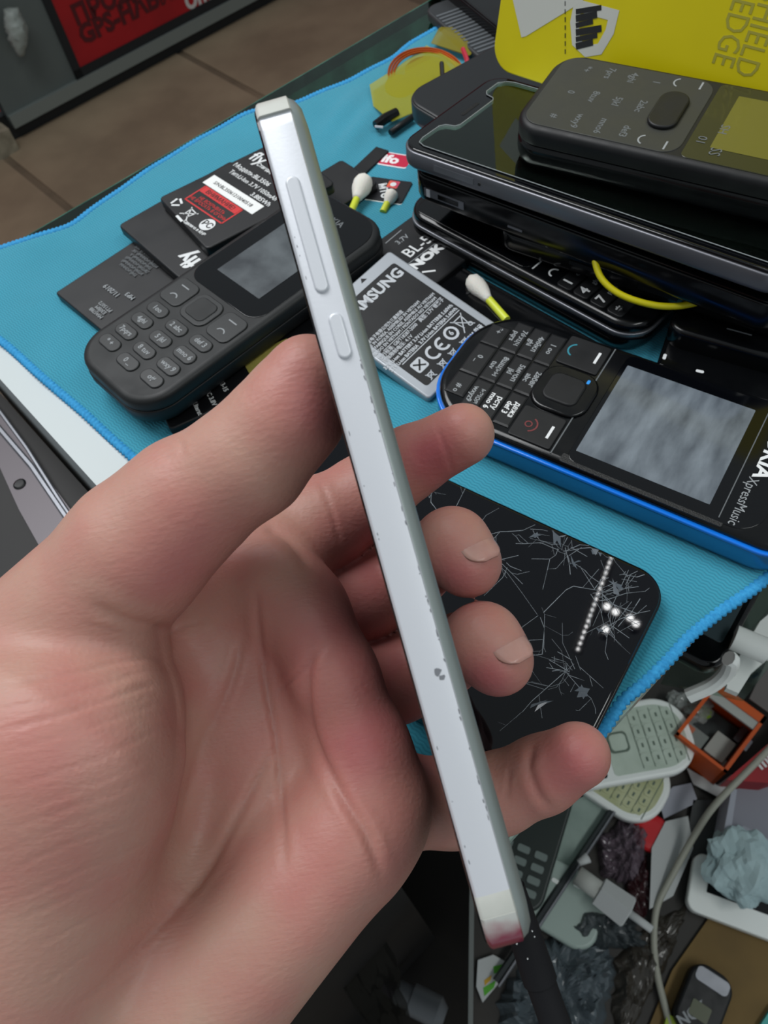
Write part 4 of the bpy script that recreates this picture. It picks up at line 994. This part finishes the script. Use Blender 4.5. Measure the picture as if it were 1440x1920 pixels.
# ---------------------------------------------------------------- cracked phone
CRK = mat('crack_glint', '#7F868C', .3, metal=.3); SHARD = mat('glass_shard', '#4B5259', .15, spec=.8)
a, b = T(844.5, 899.4, 9), T(1177.5, 1052.6, 9); an = -42.3; ca, sa = math.cos(math.radians(an)), math.sin(math.radians(an))
cloc = (a[0]+ca*2.+sa*35., a[1]+sa*2.-ca*35., ZC)
cp_ = slab_phone('smartphone', 'black smartphone with a shattered glass front lying behind the fingers', cloc, an, 0, 0, 141, 70, 8., 9.5, BLK, mat('dark_blue_black_glass', '#06070C', .025, spec=.5), (1.5, 1.5))
def cl_(px, py): return at_local(cloc, an, T(px, py, 9.2))
rn = random.Random(11); lines = []; shards = []
def crack(p, ang, n, step, wd):
    p = np.array(p, float)
    for i in range(n):
        ang += rn.choice((0, 0, rn.uniform(-.7, .7))); st_ = step*rn.uniform(.4, 1.3); q = p+st_*np.array([math.cos(ang), math.sin(ang)])
        if abs(q[0]) > 69.5 or abs(q[1]) > 34: break
        lines.append(bar(p, q, wd*rn.uniform(.5, 1.2), 8.2, .06)); p = q
        if rn.random() < .22 and n > 2: crack(p, ang+rn.choice((-1, 1))*rn.uniform(.5, 1.2), n//2, step*.8, wd*.7)
for (px, py, k) in ((1060, 1030, 15), (1120, 1115, 15), (945, 1055, 9), (1075, 1255, 14), (1145, 1180, 12), (1000, 985, 6), (800, 930, 5), (1165, 1090, 8), (1010, 1150, 5)):
    c0 = cl_(px, py)
    for i in range(k): crack((c0[0]+rn.uniform(-2, 2), c0[1]+rn.uniform(-2, 2)), rn.uniform(0, 6.28), rn.randint(2, 7), rn.uniform(1.2, 3.8), rn.uniform(.05, .17))
for (px, py, s_) in ((1045, 1010, 1), (1075, 1055, .8), (1005, 1010, .7), (1150, 1103, .9), (1010, 1325, 1.1), (1115, 1040, .6), (1130, 1180, .7), (1090, 1300, .7)):
    c0 = cl_(px, py)
    for i in range(3):
        aa = rn.uniform(0, 6.28); q = [(c0[0]+rn.uniform(-3, 3)*s_, c0[1]+rn.uniform(-3, 3)*s_) for _ in range(3)]
        shards.append(([(x, y, 8.2+rn.uniform(.02, .25)) for x, y in q], [(0, 1, 2)]))
part('crack_lines', join(*lines), CRK, cp_, auto=None)['kind'] = 'stuff'
part('glass_splinters', join(*shards), SHARD, cp_, auto=None)['kind'] = 'stuff'

# ---------------------------------------------------------------- lower shelf and the clutter on it
ZS = -400.
def low(px, py, h=0.): return T(px, py, ZS+h)
def lz(pts, h=0.): return [tuple(low(a, b, h)[:2]) for a, b in pts]
e = thing('storage_shelf', 'dark lower shelf of the counter covered with phone parts', 'shelf')
part('shelf_board', poly_prism(lz([(893, 1480), (888, 1700), (884, 2100), (1700, 2100), (1700, 900), (1000, 1000)]), ZS-18, ZS), mat('dark_shelf_board', '#2A2826', .6, col2='#34302C', nscale=20), e, auto=None)
part('shelf_edge', poly_prism(lz([(884, 1480), (880, 1700), (876, 2100), (885, 2100), (889, 1700), (894, 1480)], 4), ZS-18, ZS+4), mat('grey_shelf_edge', '#6F7472', .4), e, auto=None)
e = thing('added_dark_mat', 'dark brown mat added to darken the space under the counter below the hand', 'mat')  # added sheet, its dark colour stands in for the gloom under the counter
fm = [T(a, b, -700) for a, b in ((470, 1450), (1000, 1450), (1000, 2150), (470, 2150))]
part('mat_sheet', poly_prism([tuple(q[:2]) for q in fm], -705, -700), mat('dark_brown_mat', '#171412', .85, col2='#1F1B17', nscale=12), e, auto=None)

def quad_box(name, label, cat, pts, h0, h1, m, group=None, extra=None):
    V, Fc = poly_prism(lz(pts, h1), ZS+h0, ZS+h1)
    e = thing(name, label, cat, group=group); part('panel', (V, Fc), m, e, auto=None); return e
def fit_rect(pts, h):
    """centre, size and angle of a rectangle through picture points (a->b along x, a->d along y)"""
    A, B, D = [low(*p, h) for p in pts]; d = B-A; an = math.degrees(math.atan2(d[1], d[0])); w_ = np.linalg.norm(d[:2])
    n_ = np.array([-d[1], d[0]])/w_; l_ = (D-A)[:2]@n_
    c = A[:2]+d[:2]/2+n_*l_/2
    return c, w_, abs(l_), an
# white keypad phones
IVORY = mat('ivory_keys', '#C2CFC2', .45, col2='#B4C2B4', nscale=60); IVORY2 = mat('yellowed_keys', '#C3C6A2', .45, col2='#B1B68C', nscale=60); GLEG = mat('green_grey_legend', '#5F6E62', .6)
def white_phone(label, a, b, w_, h, km, L=116., arcs=True):
    """a = middle of the keypad end, b = a point up the phone's axis"""
    A, B = low(*a, h), low(*b, h); d = (B-A)[:2]; d /= np.linalg.norm(d); an = math.degrees(math.atan2(d[1], d[0]))-90
    e = thing('mobile_phone', label, 'phone', (A[0]+d[0]*L/2, A[1]+d[1]*L/2, ZS+h-13), an, group='white keypad phones')
    part('shell', rpris(w_, L, 13, 24, 2.5, n=12, bot=(5, 5), top=(2.5, 2)), WHITEP, e)
    part('key_mat', rpris(w_-10, 58, .6, 19, .2, 12.7, cy=-L/2+34, n=10, r2=3), km, e)
    part('display', rpris(w_-10, 42, .4, 2, .2, 12.8, cy=L/2-27), GLASSB, e)
    part('pad_ring', rpris(15, 15, .8, 3.5, .3, 13.2, cy=-L/2+54), GLEG, e); part('pad_button', rpris(12, 12, 1.2, 3, .4, 13.3, cy=-L/2+54), km, e)
    for i in range(4):
        y = -L/2+13+i*8.2
        for j in range(5 if not arcs else 4):
            n_ = 4 if arcs else 5; x = (j-(n_-1)/2)*(w_-16)/n_
            k_ = part('key', rpris((w_-16)/n_-.8, 6.8, .7, 2.2, .3, 13.1, cx=x, cy=y+.006*x*x*.5), km, e)
            part('key_legend', bar((x-1.5, y), (x+1.5, y), 1.5, 13.82), GLEG, k_)
    for i in range(5): y = -L/2+8.8+i*8.2; part('row_seam', bar((-w_/2+7, y), (w_/2-7, y), .6, 13.3, .1), GLEG, e)
    return e
white_phone('white keypad phone with pale green keys, the upper of the two', (1296, 1368), (1160, 1392), 56, 34, IVORY)
white_phone('white keypad phone with yellowed keys, the lower of the two', (1248, 1506), (1140, 1436), 54, 15, IVORY2, arcs=False)
# orange box
ORG = mat('orange_card', '#C9520A', .45, col2='#BF4A06', nscale=30); OWH = mat('grey_white_card', '#A9ABA6', .6)
h = 40; c, w_, l_, an = fit_rect(((1266, 1376), (1361, 1450), (1352, 1283)), h)
ob = thing('open_box', 'open orange box holding phone parts on the lower shelf', 'box', (c[0], c[1], ZS), an)
t_ = 2.5
part('box_floor', box(-w_/2, w_/2, -l_/2, l_/2, 0, 2), OWH, ob, auto=None)
part('box_wall', box(-w_/2, w_/2, -l_/2, -l_/2+t_, 2, h), ORG, ob, auto=None); part('box_wall', box(-w_/2, w_/2, l_/2-t_-4, l_/2, 2, h), ORG, ob, auto=None)
part('box_wall', box(-w_/2, -w_/2+t_, -l_/2, l_/2, 2, h), ORG, ob, auto=None); part('box_wall', box(w_/2-t_, w_/2, -l_/2, l_/2, 2, h), ORG, ob, auto=None)
part('inner_flap', box(-w_/2+t_, w_/2-t_, l_/2-t_-11, l_/2-t_-4, h-3, h-1), OWH, ob, auto=None)
e = thing('circuit_board', 'dark board with a pale square part inside the orange box', 'circuit board', (c[0], c[1], ZS+2), an)
part('board', rpris(w_-8, l_-18, 12, 2, .5), mat('dark_part_plastic', '#23282A', .4, col2='#343B3B', nscale=80), e)
part('pale_module', rpris(15, 19, 8, 1, .4, 12, cx=8, cy=-6), OWH, e); part('side_module', rpris(26, 12, 5, 1, .4, 12, cx=-14, cy=-10), mat('mid_grey_part', '#7D8582', .5), e)
part('silver_clip', rpris(5, 14, 4, 1, .4, 12, cx=14, cy=14), ALU_DK, e); part('silver_clip', rpris(5, 10, 4, 1, .4, 12, cx=21, cy=10), ALU_DK, e)
part('copper_tab', rpris(13, 5, 3, .5, .2, 17, cx=-18, cy=-9), mat('salmon_tab', '#B9694A', .5), e); part('loose_tab', rpris(9, 6, 3, .5, .2, 12, cx=14, cy=-l_/2+14), OWH, e)
part('green_dot', lathe([(5.5, 12), (5.5, 13), (4.5, 13.8)], 20, -14, 12), mat('lime_dot', '#7FA51E', .5), e)
# red box at the right edge
e = quad_box('red_box', 'red card box beside the orange box at the right edge', 'box', ((1362, 1462), (1440, 1468), (1520, 1440), (1520, 1330), (1440, 1395)), 0, 26, mat('red_card', '#9E1620', .5, col2='#8A1019', nscale=20))
q = low(1432, 1427, 26.5); text('mi', 12, WHT, e, q[0], q[1], q[2], rot=20, bold=.4)
# white cards, papers and a box under the orange one
PAP = mat('white_paper_card', '#B9BCBC', .7); LIL = mat('lilac_white_card', '#9EA1AC', .7); LILD = mat('lilac_card_inside', '#8A8C96', .7)
def sheet(label, pts, h, m, name='white_card', cat='card', th=1.2, group=None):
    o = mesh(name, *poly_prism(lz(pts, h), ZS+h-th, ZS+h), m, None); return tag(o, label, cat, group)
sheet('white card strip under the orange box', ((1288, 1440), (1345, 1472), (1372, 1452), (1380, 1492), (1362, 1502), (1300, 1470)), 6, PAP)
sheet('rounded white card behind the yellowed white phone', ((1262, 1475), (1296, 1468), (1307, 1498), (1300, 1508), (1245, 1535), (1235, 1500)), 5, LIL)
sheet('white card standing against the dark box below the white phones', ((1248, 1540), (1290, 1530), (1300, 1590), (1262, 1680), (1218, 1705), (1222, 1590)), 8, PAP)
e = thing('paper_box', 'open lilac-white paper box at the right edge above the tissue', 'box')
for pts, h0, h1, m in ((((1372, 1480), (1460, 1470), (1470, 1600), (1355, 1580)), 0, 4, LILD), (((1372, 1480), (1382, 1480), (1366, 1590), (1352, 1585)), 4, 34, LIL), (((1362, 1570), (1395, 1548), (1470, 1590), (1450, 1625)), 4, 14, LIL)):
    part('box_panel', poly_prism(lz(pts, h1), ZS+h0, ZS+h1), m, e, auto=None)
e = quad_box('dark_box', 'dark grey box between the white cards and the cable', 'box', ((1300, 1500), (1365, 1500), (1345, 1600), (1300, 1640), (1290, 1560)), 0, 5, mat('dark_grey_box', '#3A3D3E', .6))
# red round cap
q = low(1222, 1562, 4); e = thing('plastic_disc', 'bright red round plastic disc below the white phones', 'disc', (q[0], q[1], ZS), 0); part('cap_disc', lathe([(13, 0), (13, 5), (11.5, 6.5), (8, 6.9)], 28), mat('bright_red_cap', '#C0121C', .4), e)
# thin white cable
CAB = mat('off_white_cable', '#9C9C90', .5)
pts = [(1470, 1375, 45), (1415, 1432, 50), (1340, 1510, 44), (1300, 1570, 22), (1258, 1645, 12), (1232, 1700, 8), (1226, 1760, 6), (1231, 1820, 6), (1245, 1880, 6), (1262, 1940, 6)]
o = mesh('thin_cable', *tube(spline([low(*p) for p in pts], 6), 2.3, 8), CAB, None, smooth=True); tag(o, 'thin off-white cable snaking down past the tablet', 'cable')
# tablet and tissue
h = 16; c, w_, l_, an = fit_rect(((1288, 1702), (1480, 1775), (1302, 1592)), h)
tb = thing('tablet', 'white-framed tablet with a black screen under the crumpled tissue', 'tablet', (c[0], c[1], ZS+4), an)
part('body', rpris(w_, l_, 9, 7, 1, n=8, top=(1.2, 1)), WHITEP, tb); part('screen', rpris(w_-14, l_-17, .4, .5, .1, 9, cx=4, cy=6), GLASSB, tb)
from mathutils import noise as mnoise
def crumple(name, label, cat, px, py, h, rx, ry, rz, m, seed=0, amp=.38, freq=1.6, sub=4, flat=True, an=0.):
    bm = bmesh.new(); bmesh.ops.create_icosphere(bm, subdivisions=sub, radius=1.)
    q0 = low(px, py, h); off = Vector((seed*3.1, seed*1.7, seed*.9)); ca_, sa_ = math.cos(an), math.sin(an)
    for v in bm.verts:
        n_ = v.co.normalized(); s_ = 1+amp*mnoise.noise(n_*freq+off)+amp*.5*(abs(mnoise.noise(n_*freq*2.1+off))-.3)+amp*.18*mnoise.noise(n_*freq*6+off)
        x, y, z = n_.x*rx*s_, n_.y*ry*s_, n_.z*rz*s_
        v.co = Vector(((q0[0]+x*ca_-y*sa_), (q0[1]+x*sa_+y*ca_), max(q0[2]+z, ZS+.5 if h < 60 else -1e9)))*K
    me = bpy.data.meshes.new(name); bm.to_mesh(me); bm.free(); me.materials.append(m)
    if not flat: me.polygons.foreach_set('use_smooth', [True]*len(me.polygons))
    o = bpy.data.objects.new(name, me); COL.objects.link(o); return tag(o, label, cat)
crumple('crumpled_tissue', 'pale blue crumpled tissue lying on the tablet', 'tissue', 1390, 1622, 30, 21, 24, 13, mat('pale_blue_tissue', '#A9BFC2', .9, col2='#9DB4B8', nscale=60), 4, .42, 1.7)
# clear and grey plastic bags
def plastic(name, col, alpha):
    m = mat(name, col, .25, spec=.6, coat=.4, alpha=alpha, bump=.3, bscale=80); return m
def film_bag(label, pts, h, amp, m, seed, freq=.09):
    out_ = resample(np.array([low(a, b, h)[:2] for a, b in pts+pts[:1]]), 73)[:-1]; c_ = out_.mean(0); n = len(out_); R_ = 16; rn_ = random.Random(seed)
    out_ = np.array([c_+(q-c_)*(1+rn_.uniform(-.07, .07)) for q in out_]); V = []; Fc = []
    for r in range(1, R_+1):
        for q in out_:
            p = c_+(q-c_)*r/R_; x = Vector((p[0]*freq+seed, p[1]*freq*.6, seed*2.))
            zz = (1-abs(mnoise.noise(x)))**3+.6*(1-abs(mnoise.noise(x*2.3)))**3+.25*mnoise.noise(x*5)
            V.append((p[0]+2*mnoise.noise(x*2), p[1]+2*mnoise.noise(x*2+Vector((9, 0, 0))), ZS+.6+max(0, (h-.6)*(1-(r/R_)**4)*.5+amp*zz*(1-(r/R_)**6))))
    V.append((c_[0], c_[1], V[0][2])); k0 = len(V)-1
    for i in range(n):
        j2 = (i+1) % n; Fc.append((k0, i, j2))
        for r in range(R_-1): Fc.append((r*n+i, (r+1)*n+i, (r+1)*n+j2, r*n+j2))
    Fc.append(tuple((R_-1)*n+i for i in range(n)))
    o = mesh('plastic_bag', V, Fc, m, None); return tag(o, label, 'bag')
film_bag('purplish clear plastic bag beside the red disc', [(1118, 1570), (1165, 1535), (1218, 1545), (1215, 1600), (1190, 1660), (1130, 1640)], 7, 8, plastic('purple_grey_film', '#6A5C66', .8), 7)
film_bag('dark red and black film below the red disc', [(1180, 1650), (1215, 1600), (1222, 1700), (1200, 1730), (1160, 1700)], 4, 5, plastic('dark_red_film', '#35181C', .95), 17)
film_bag('dark crumpled film below the white charger plug', [(1075, 1705), (1110, 1700), (1190, 1720), (1225, 1780), (1130, 1780), (1060, 1760), (1040, 1740)], 6, 8, plastic('dark_film', '#3A4144', .85), 12, .05)
film_bag('large grey crumpled plastic bag at the bottom behind the cable', [(1010, 1760), (1090, 1750), (1160, 1790), (1150, 1850), (1120, 1990), (960, 1990), (930, 1880)], 9, 12, plastic('grey_film', '#566066', .85), 9, .045)
film_bag('brownish clear wrapper between the cable and the cardboard', [(1150, 1800), (1225, 1720), (1290, 1700), (1255, 1800), (1190, 1920), (1150, 1960)], 3, 6, plastic('brown_film', '#3A352E', .85), 19, .05)
crumple('plastic_bag', 'clear crumpled wrapper next to the orange box', 'bag', 1290, 1325, 14, 16, 13, 10, plastic('clear_film', '#A5ABA8', .6), 15, .5, 2.2)
# charger plug
e = thing('charger_plug', 'small white charger plug with a short pin on the dark film', 'plug')
d0, d1 = low(1082, 1640, 24), low(1150, 1690, 24)
dv = (d1-d0)/np.linalg.norm(d1-d0)
part('plug_tail', tube([d0, d0+dv*16], 6.5, 10), OWH, e); part('plug_body', tube([d0+dv*16, d0+dv*17, d0+dv*38, d0+dv*39], [7, 9.5, 10.5, 9], 4), PAP, e); part('pin', tube([d0+dv*39, d0+dv*55], 2.6, 8), PAP, e)
e = thing('cable_tip', 'short white cable tip beside the glass edge', 'plug'); part('tip', tube([low(1085, 1618, 26), low(1103, 1608, 26)], [2.2, 3.6], 8), PAP, e)
# pale sheets under the glass and a dark keypad phone
PGR = mat('pale_green_paper', '#98AAA2', .6, col2='#84978F', nscale=45)
sheet('pale greenish paper sheet seen through the counter glass', ((1000, 1540), (1120, 1480), (1150, 1520), (1090, 1600), (1080, 1660), (1020, 1720), (960, 1700), (950, 1600)), 5, PGR, 'paper_sheet', 'paper')
h = 18; c, w_, l_, an = fit_rect(((1008, 1690), (1035, 1600), (925, 1660)), h)
e = thing('mobile_phone', 'dark green-black keypad phone on the pale paper beside the held phone', 'phone', (c[0]-3, c[1]+2, ZS+6), an-90)
part('shell', rpris(46, 100, 12, 13, 2, n=8, cy=24), mat('green_black_plastic', '#232C2A', .4), e)
for i in range(4):
    for j in range(3): part('key', rpris(9, 5, 1, 1.5, .3, 12, cx=(j-1)*12.5, cy=-14+i*8.5), mat('grey_key_print', '#6D7976', .5) if i+j == 0 else MATS['grey_key_print'], e)
e = thing('clear_case', 'pale rounded phone case lying under the charger plug', 'case', tuple(low(1050, 1690, 3)), 50); part('case_shell', rpris(46, 60, 8, 14, 2.5, n=8), mat('pale_case', '#9FAFA8', .35), e)
part('case_button', rpris(3, 6, 1, 1.4, .3, 8, cx=9, cy=8), WHITEP, e); part('case_button', rpris(3, 6, 1, 1.4, .3, 8, cx=14, cy=-6), WHITEP, e)
# metal rail of the case
e = thing('case_rail', 'grey metal rail of the display case running below the white phones', 'rail')
part('rail_bar', tube([T(*p, -388) for p in ((1160, 1500), (1002, 1735), (930, 1840))], 2.6, 6), mat('dark_rail', '#33383A', .35, metal=.4), e); part('rail_lip', tube([T(*p, -385) for p in ((1152, 1522), (1010, 1738), (935, 1850))], 1.1, 6), ALU_DK, e)
# cardboard with a dark phone on it
CARD = mat('brown_cardboard', '#6B5632', .8, col2='#7A6238', nscale=25)
e = quad_box('cardboard_sheet', 'brown cardboard sheet at the bottom right corner', 'cardboard', ((1190, 1990), (1260, 1820), (1330, 1720), (1480, 1740), (1480, 1990)), 0, 3, CARD)
h = 16; c, w_, l_, an = fit_rect(((1260, 1905), (1340, 1960), (1325, 1818)), h)
e = thing('mobile_phone', 'dark keypad phone with a grey edge lying on the brown cardboard', 'phone', (c[0], c[1], ZS+3.2), an)
part('shell', rpris(w_, l_+6, 13, 10, 2, n=8), BLKM, e); part('end_trim', rpris(w_-6, 9, .8, 3, .3, 12.8, cy=l_/2-4), ALU_DK, e)
part('display', rpris(12, l_-26, .4, 1, .1, 13, cx=w_/2-14, cy=-6), mat('dull_olive_display', '#4A4F38', .3), e)
text('NOK', 9, GRYP, e, -w_/2+10, -10, 13.2, rot=60, bold=.3)
e = quad_box('teal_packet', 'teal packet corner at the bottom right edge', 'packet', ((1424, 1925), (1450, 1885), (1490, 1900), (1490, 1990), (1420, 1990)), 3.5, 8, mat('teal_film', '#3FA39C', .5))
e = quad_box('lime_packet', 'lime green packet corner beside the dark phone on cardboard', 'packet', ((1245, 1925), (1252, 1900), (1275, 1915), (1280, 1990), (1240, 1990)), 3.5, 8, mat('lime_film', '#93A82A', .5))
# label with green and yellow print
e = thing('printed_leaflet', 'white leaflet with green and yellow print beside the black cable', 'leaflet')
part('leaflet_sheet', poly_prism(lz([(896, 1800), (925, 1790), (960, 1810), (930, 1850), (905, 1880), (893, 1850)], 5), ZS+4, ZS+5), PAP, e, auto=None)
for pts, m in ((((925, 1812), (950, 1806), (944, 1820), (926, 1826)), mat('green_print', '#4FA52A', .6)), (((906, 1852), (930, 1838), (926, 1852), (908, 1868)), MATS['green_print']), (((908, 1838), (922, 1828), (920, 1838), (909, 1848)), mat('amber_print', '#C39A2A', .6))):
    part('print_patch', poly_prism(lz(pts, 5.3), ZS+5.05, ZS+5.3), m, e, auto=None)
# white holders with a dark phone at the right
ZH = -120.
def hi(px, py, z): return T(px, py, z)
A, B = hi(1346, 1262, ZH+10), hi(1436, 1092, ZH+10); d = (B-A)[:2]; d /= np.linalg.norm(d); an = math.degrees(math.atan2(d[1], d[0]))-90; n_ = np.array([-d[1], d[0]])
c = A[:2]+d*55+n_*24
ph = thing('smartphone', 'dark smartphone with a dim screen in white holders under the cloth edge', 'phone', (c[0], c[1], ZH), an)
part('body', rpris(48, 110, 10, 8, 2, n=8), BLK, ph); part('screen', rpris(40, 88, .4, 2, .1, 9.9, cy=2), mat('dim_screen', '#3A474C', .2, coat=.4), ph)
wh = thing('display_holder', 'white plastic hook holder beside the dark smartphone at the right edge', 'holder')
part('hook', tube(spline([hi(1290, 1305, ZH), hi(1335, 1285, ZH+6), hi(1362, 1262, ZH+14), hi(1372, 1240, ZH+24), hi(1366, 1234, ZH+26)], 6), [3.2]*25, 10), WHITEP, wh)
part('arm', tube([hi(1376, 1195, ZH+14), hi(1440, 1222, ZH+14)], 5.5, 14), WHITEP, wh); part('arm_tip', tube([hi(1425, 1212, ZH+14), hi(1470, 1230, ZH+14)], 4.4, 14), WHITEP, wh)
part('strip', poly_prism([tuple(hi(a, b, ZH-2)[:2]) for a, b in ((1368, 1262), (1425, 1165), (1480, 1120), (1480, 1200), (1410, 1260), (1385, 1300), (1362, 1290))], ZH-6, ZH-2), WHITEP, wh, auto=None)
part('glass_shelf', poly_prism([tuple(hi(a, b, ZH-7)[:2]) for a, b in ((1240, 1280), (1395, 1312), (1520, 1150), (1560, 980), (1330, 1090))], ZH-9, ZH-6.2), GLASS, gl, auto=None)
sheet('grey box side at the right edge above the orange box', ((1405, 1310), (1440, 1235), (1520, 1200), (1520, 1350), (1440, 1335)), 30, mat('warm_grey_card', '#66615F', .7), 'grey_card')
# clear pen and a grey bag in the dark below the hand
e = thing('marker_pen', 'pale grey marker lying in the dark under the hand', 'pen')
p0, p1 = T(742, 1858, -600), T(835, 1905, -600); dv = (p1-p0)/np.linalg.norm(p1-p0); l = np.linalg.norm(p1-p0)
PEN = mat('pale_pen_plastic', '#6E7276', .35, alpha=.95)
part('barrel', tube([p0, p0+dv*l*.05, p0+dv*l*.3, p0+dv*l*.32, p0+dv*l*.85, p0+dv*l], [9, 10, 10, 13, 13, 7], 14), PEN, e); part('cap_end', tube([p0-dv*12, p0], [5, 8], 12), mat('violet_cap', '#2C2238', .5), e)
crumple('plastic_bag', 'faint grey bag in the dark beside the marker', 'bag', 720, 1790, -200+0, 18, 62, 12, plastic('smoky_film', '#35342F', .7), 21, .6, 2.4, an=.35)

# ---------------------------------------------------------------- lamps of the room mirrored in the broken glass
def mirrored(px, py, zl):
    p = T(px, py, 9.3); r = p-CAM; r = r*np.array([1, 1, -1]); return p+r*((zl-9.3)/r[2])
LAMP = mat('lamp_diode', '#FFFFFF', .5, emit=30)
e = thing('led_strip_lamp', 'overhead strip of small white lamps seen mirrored in the shattered glass', 'lamp')
s0, s1 = mirrored(1150, 1035, 900), mirrored(1084, 1216, 900)
part('lamp_rail', tube([s0+[0, 0, 14], s1+[0, 0, 14]], 8, 8), BLKM, e)
dm, df = lathe([(2.0, 0), (2.0, 3), (1.2, 5)], 10)
first = None
for i in range(19):
    q = s0+(s1-s0)*i/18
    if first is None: first = part('diode', ([(x, y, 4-z) for x, y, z in dm], df), LAMP, e); o = first
    else: o = first.copy(); COL.objects.link(o); o.parent = e
    o.location = Vector(q)*K
for i, (px, py) in enumerate(((1138, 1138), (1154, 1148), (1181, 1159), (1192, 1170), (1135, 1181))):
    q = mirrored(px, py, 900); o = thing('spot_lamp', 'small round ceiling spot lamp near the strip lamp, ' + ('first', 'second', 'third', 'fourth', 'fifth')[i] + ' from the left', 'lamp', tuple(q), group='ceiling spot lamps')
    part('lamp_can', lathe([(9, 0), (9, 20)], 16), BLKM, o); part('lamp_face', lathe([(5.2, -1.5), (5.2, -.2)], 16), LAMP, o)
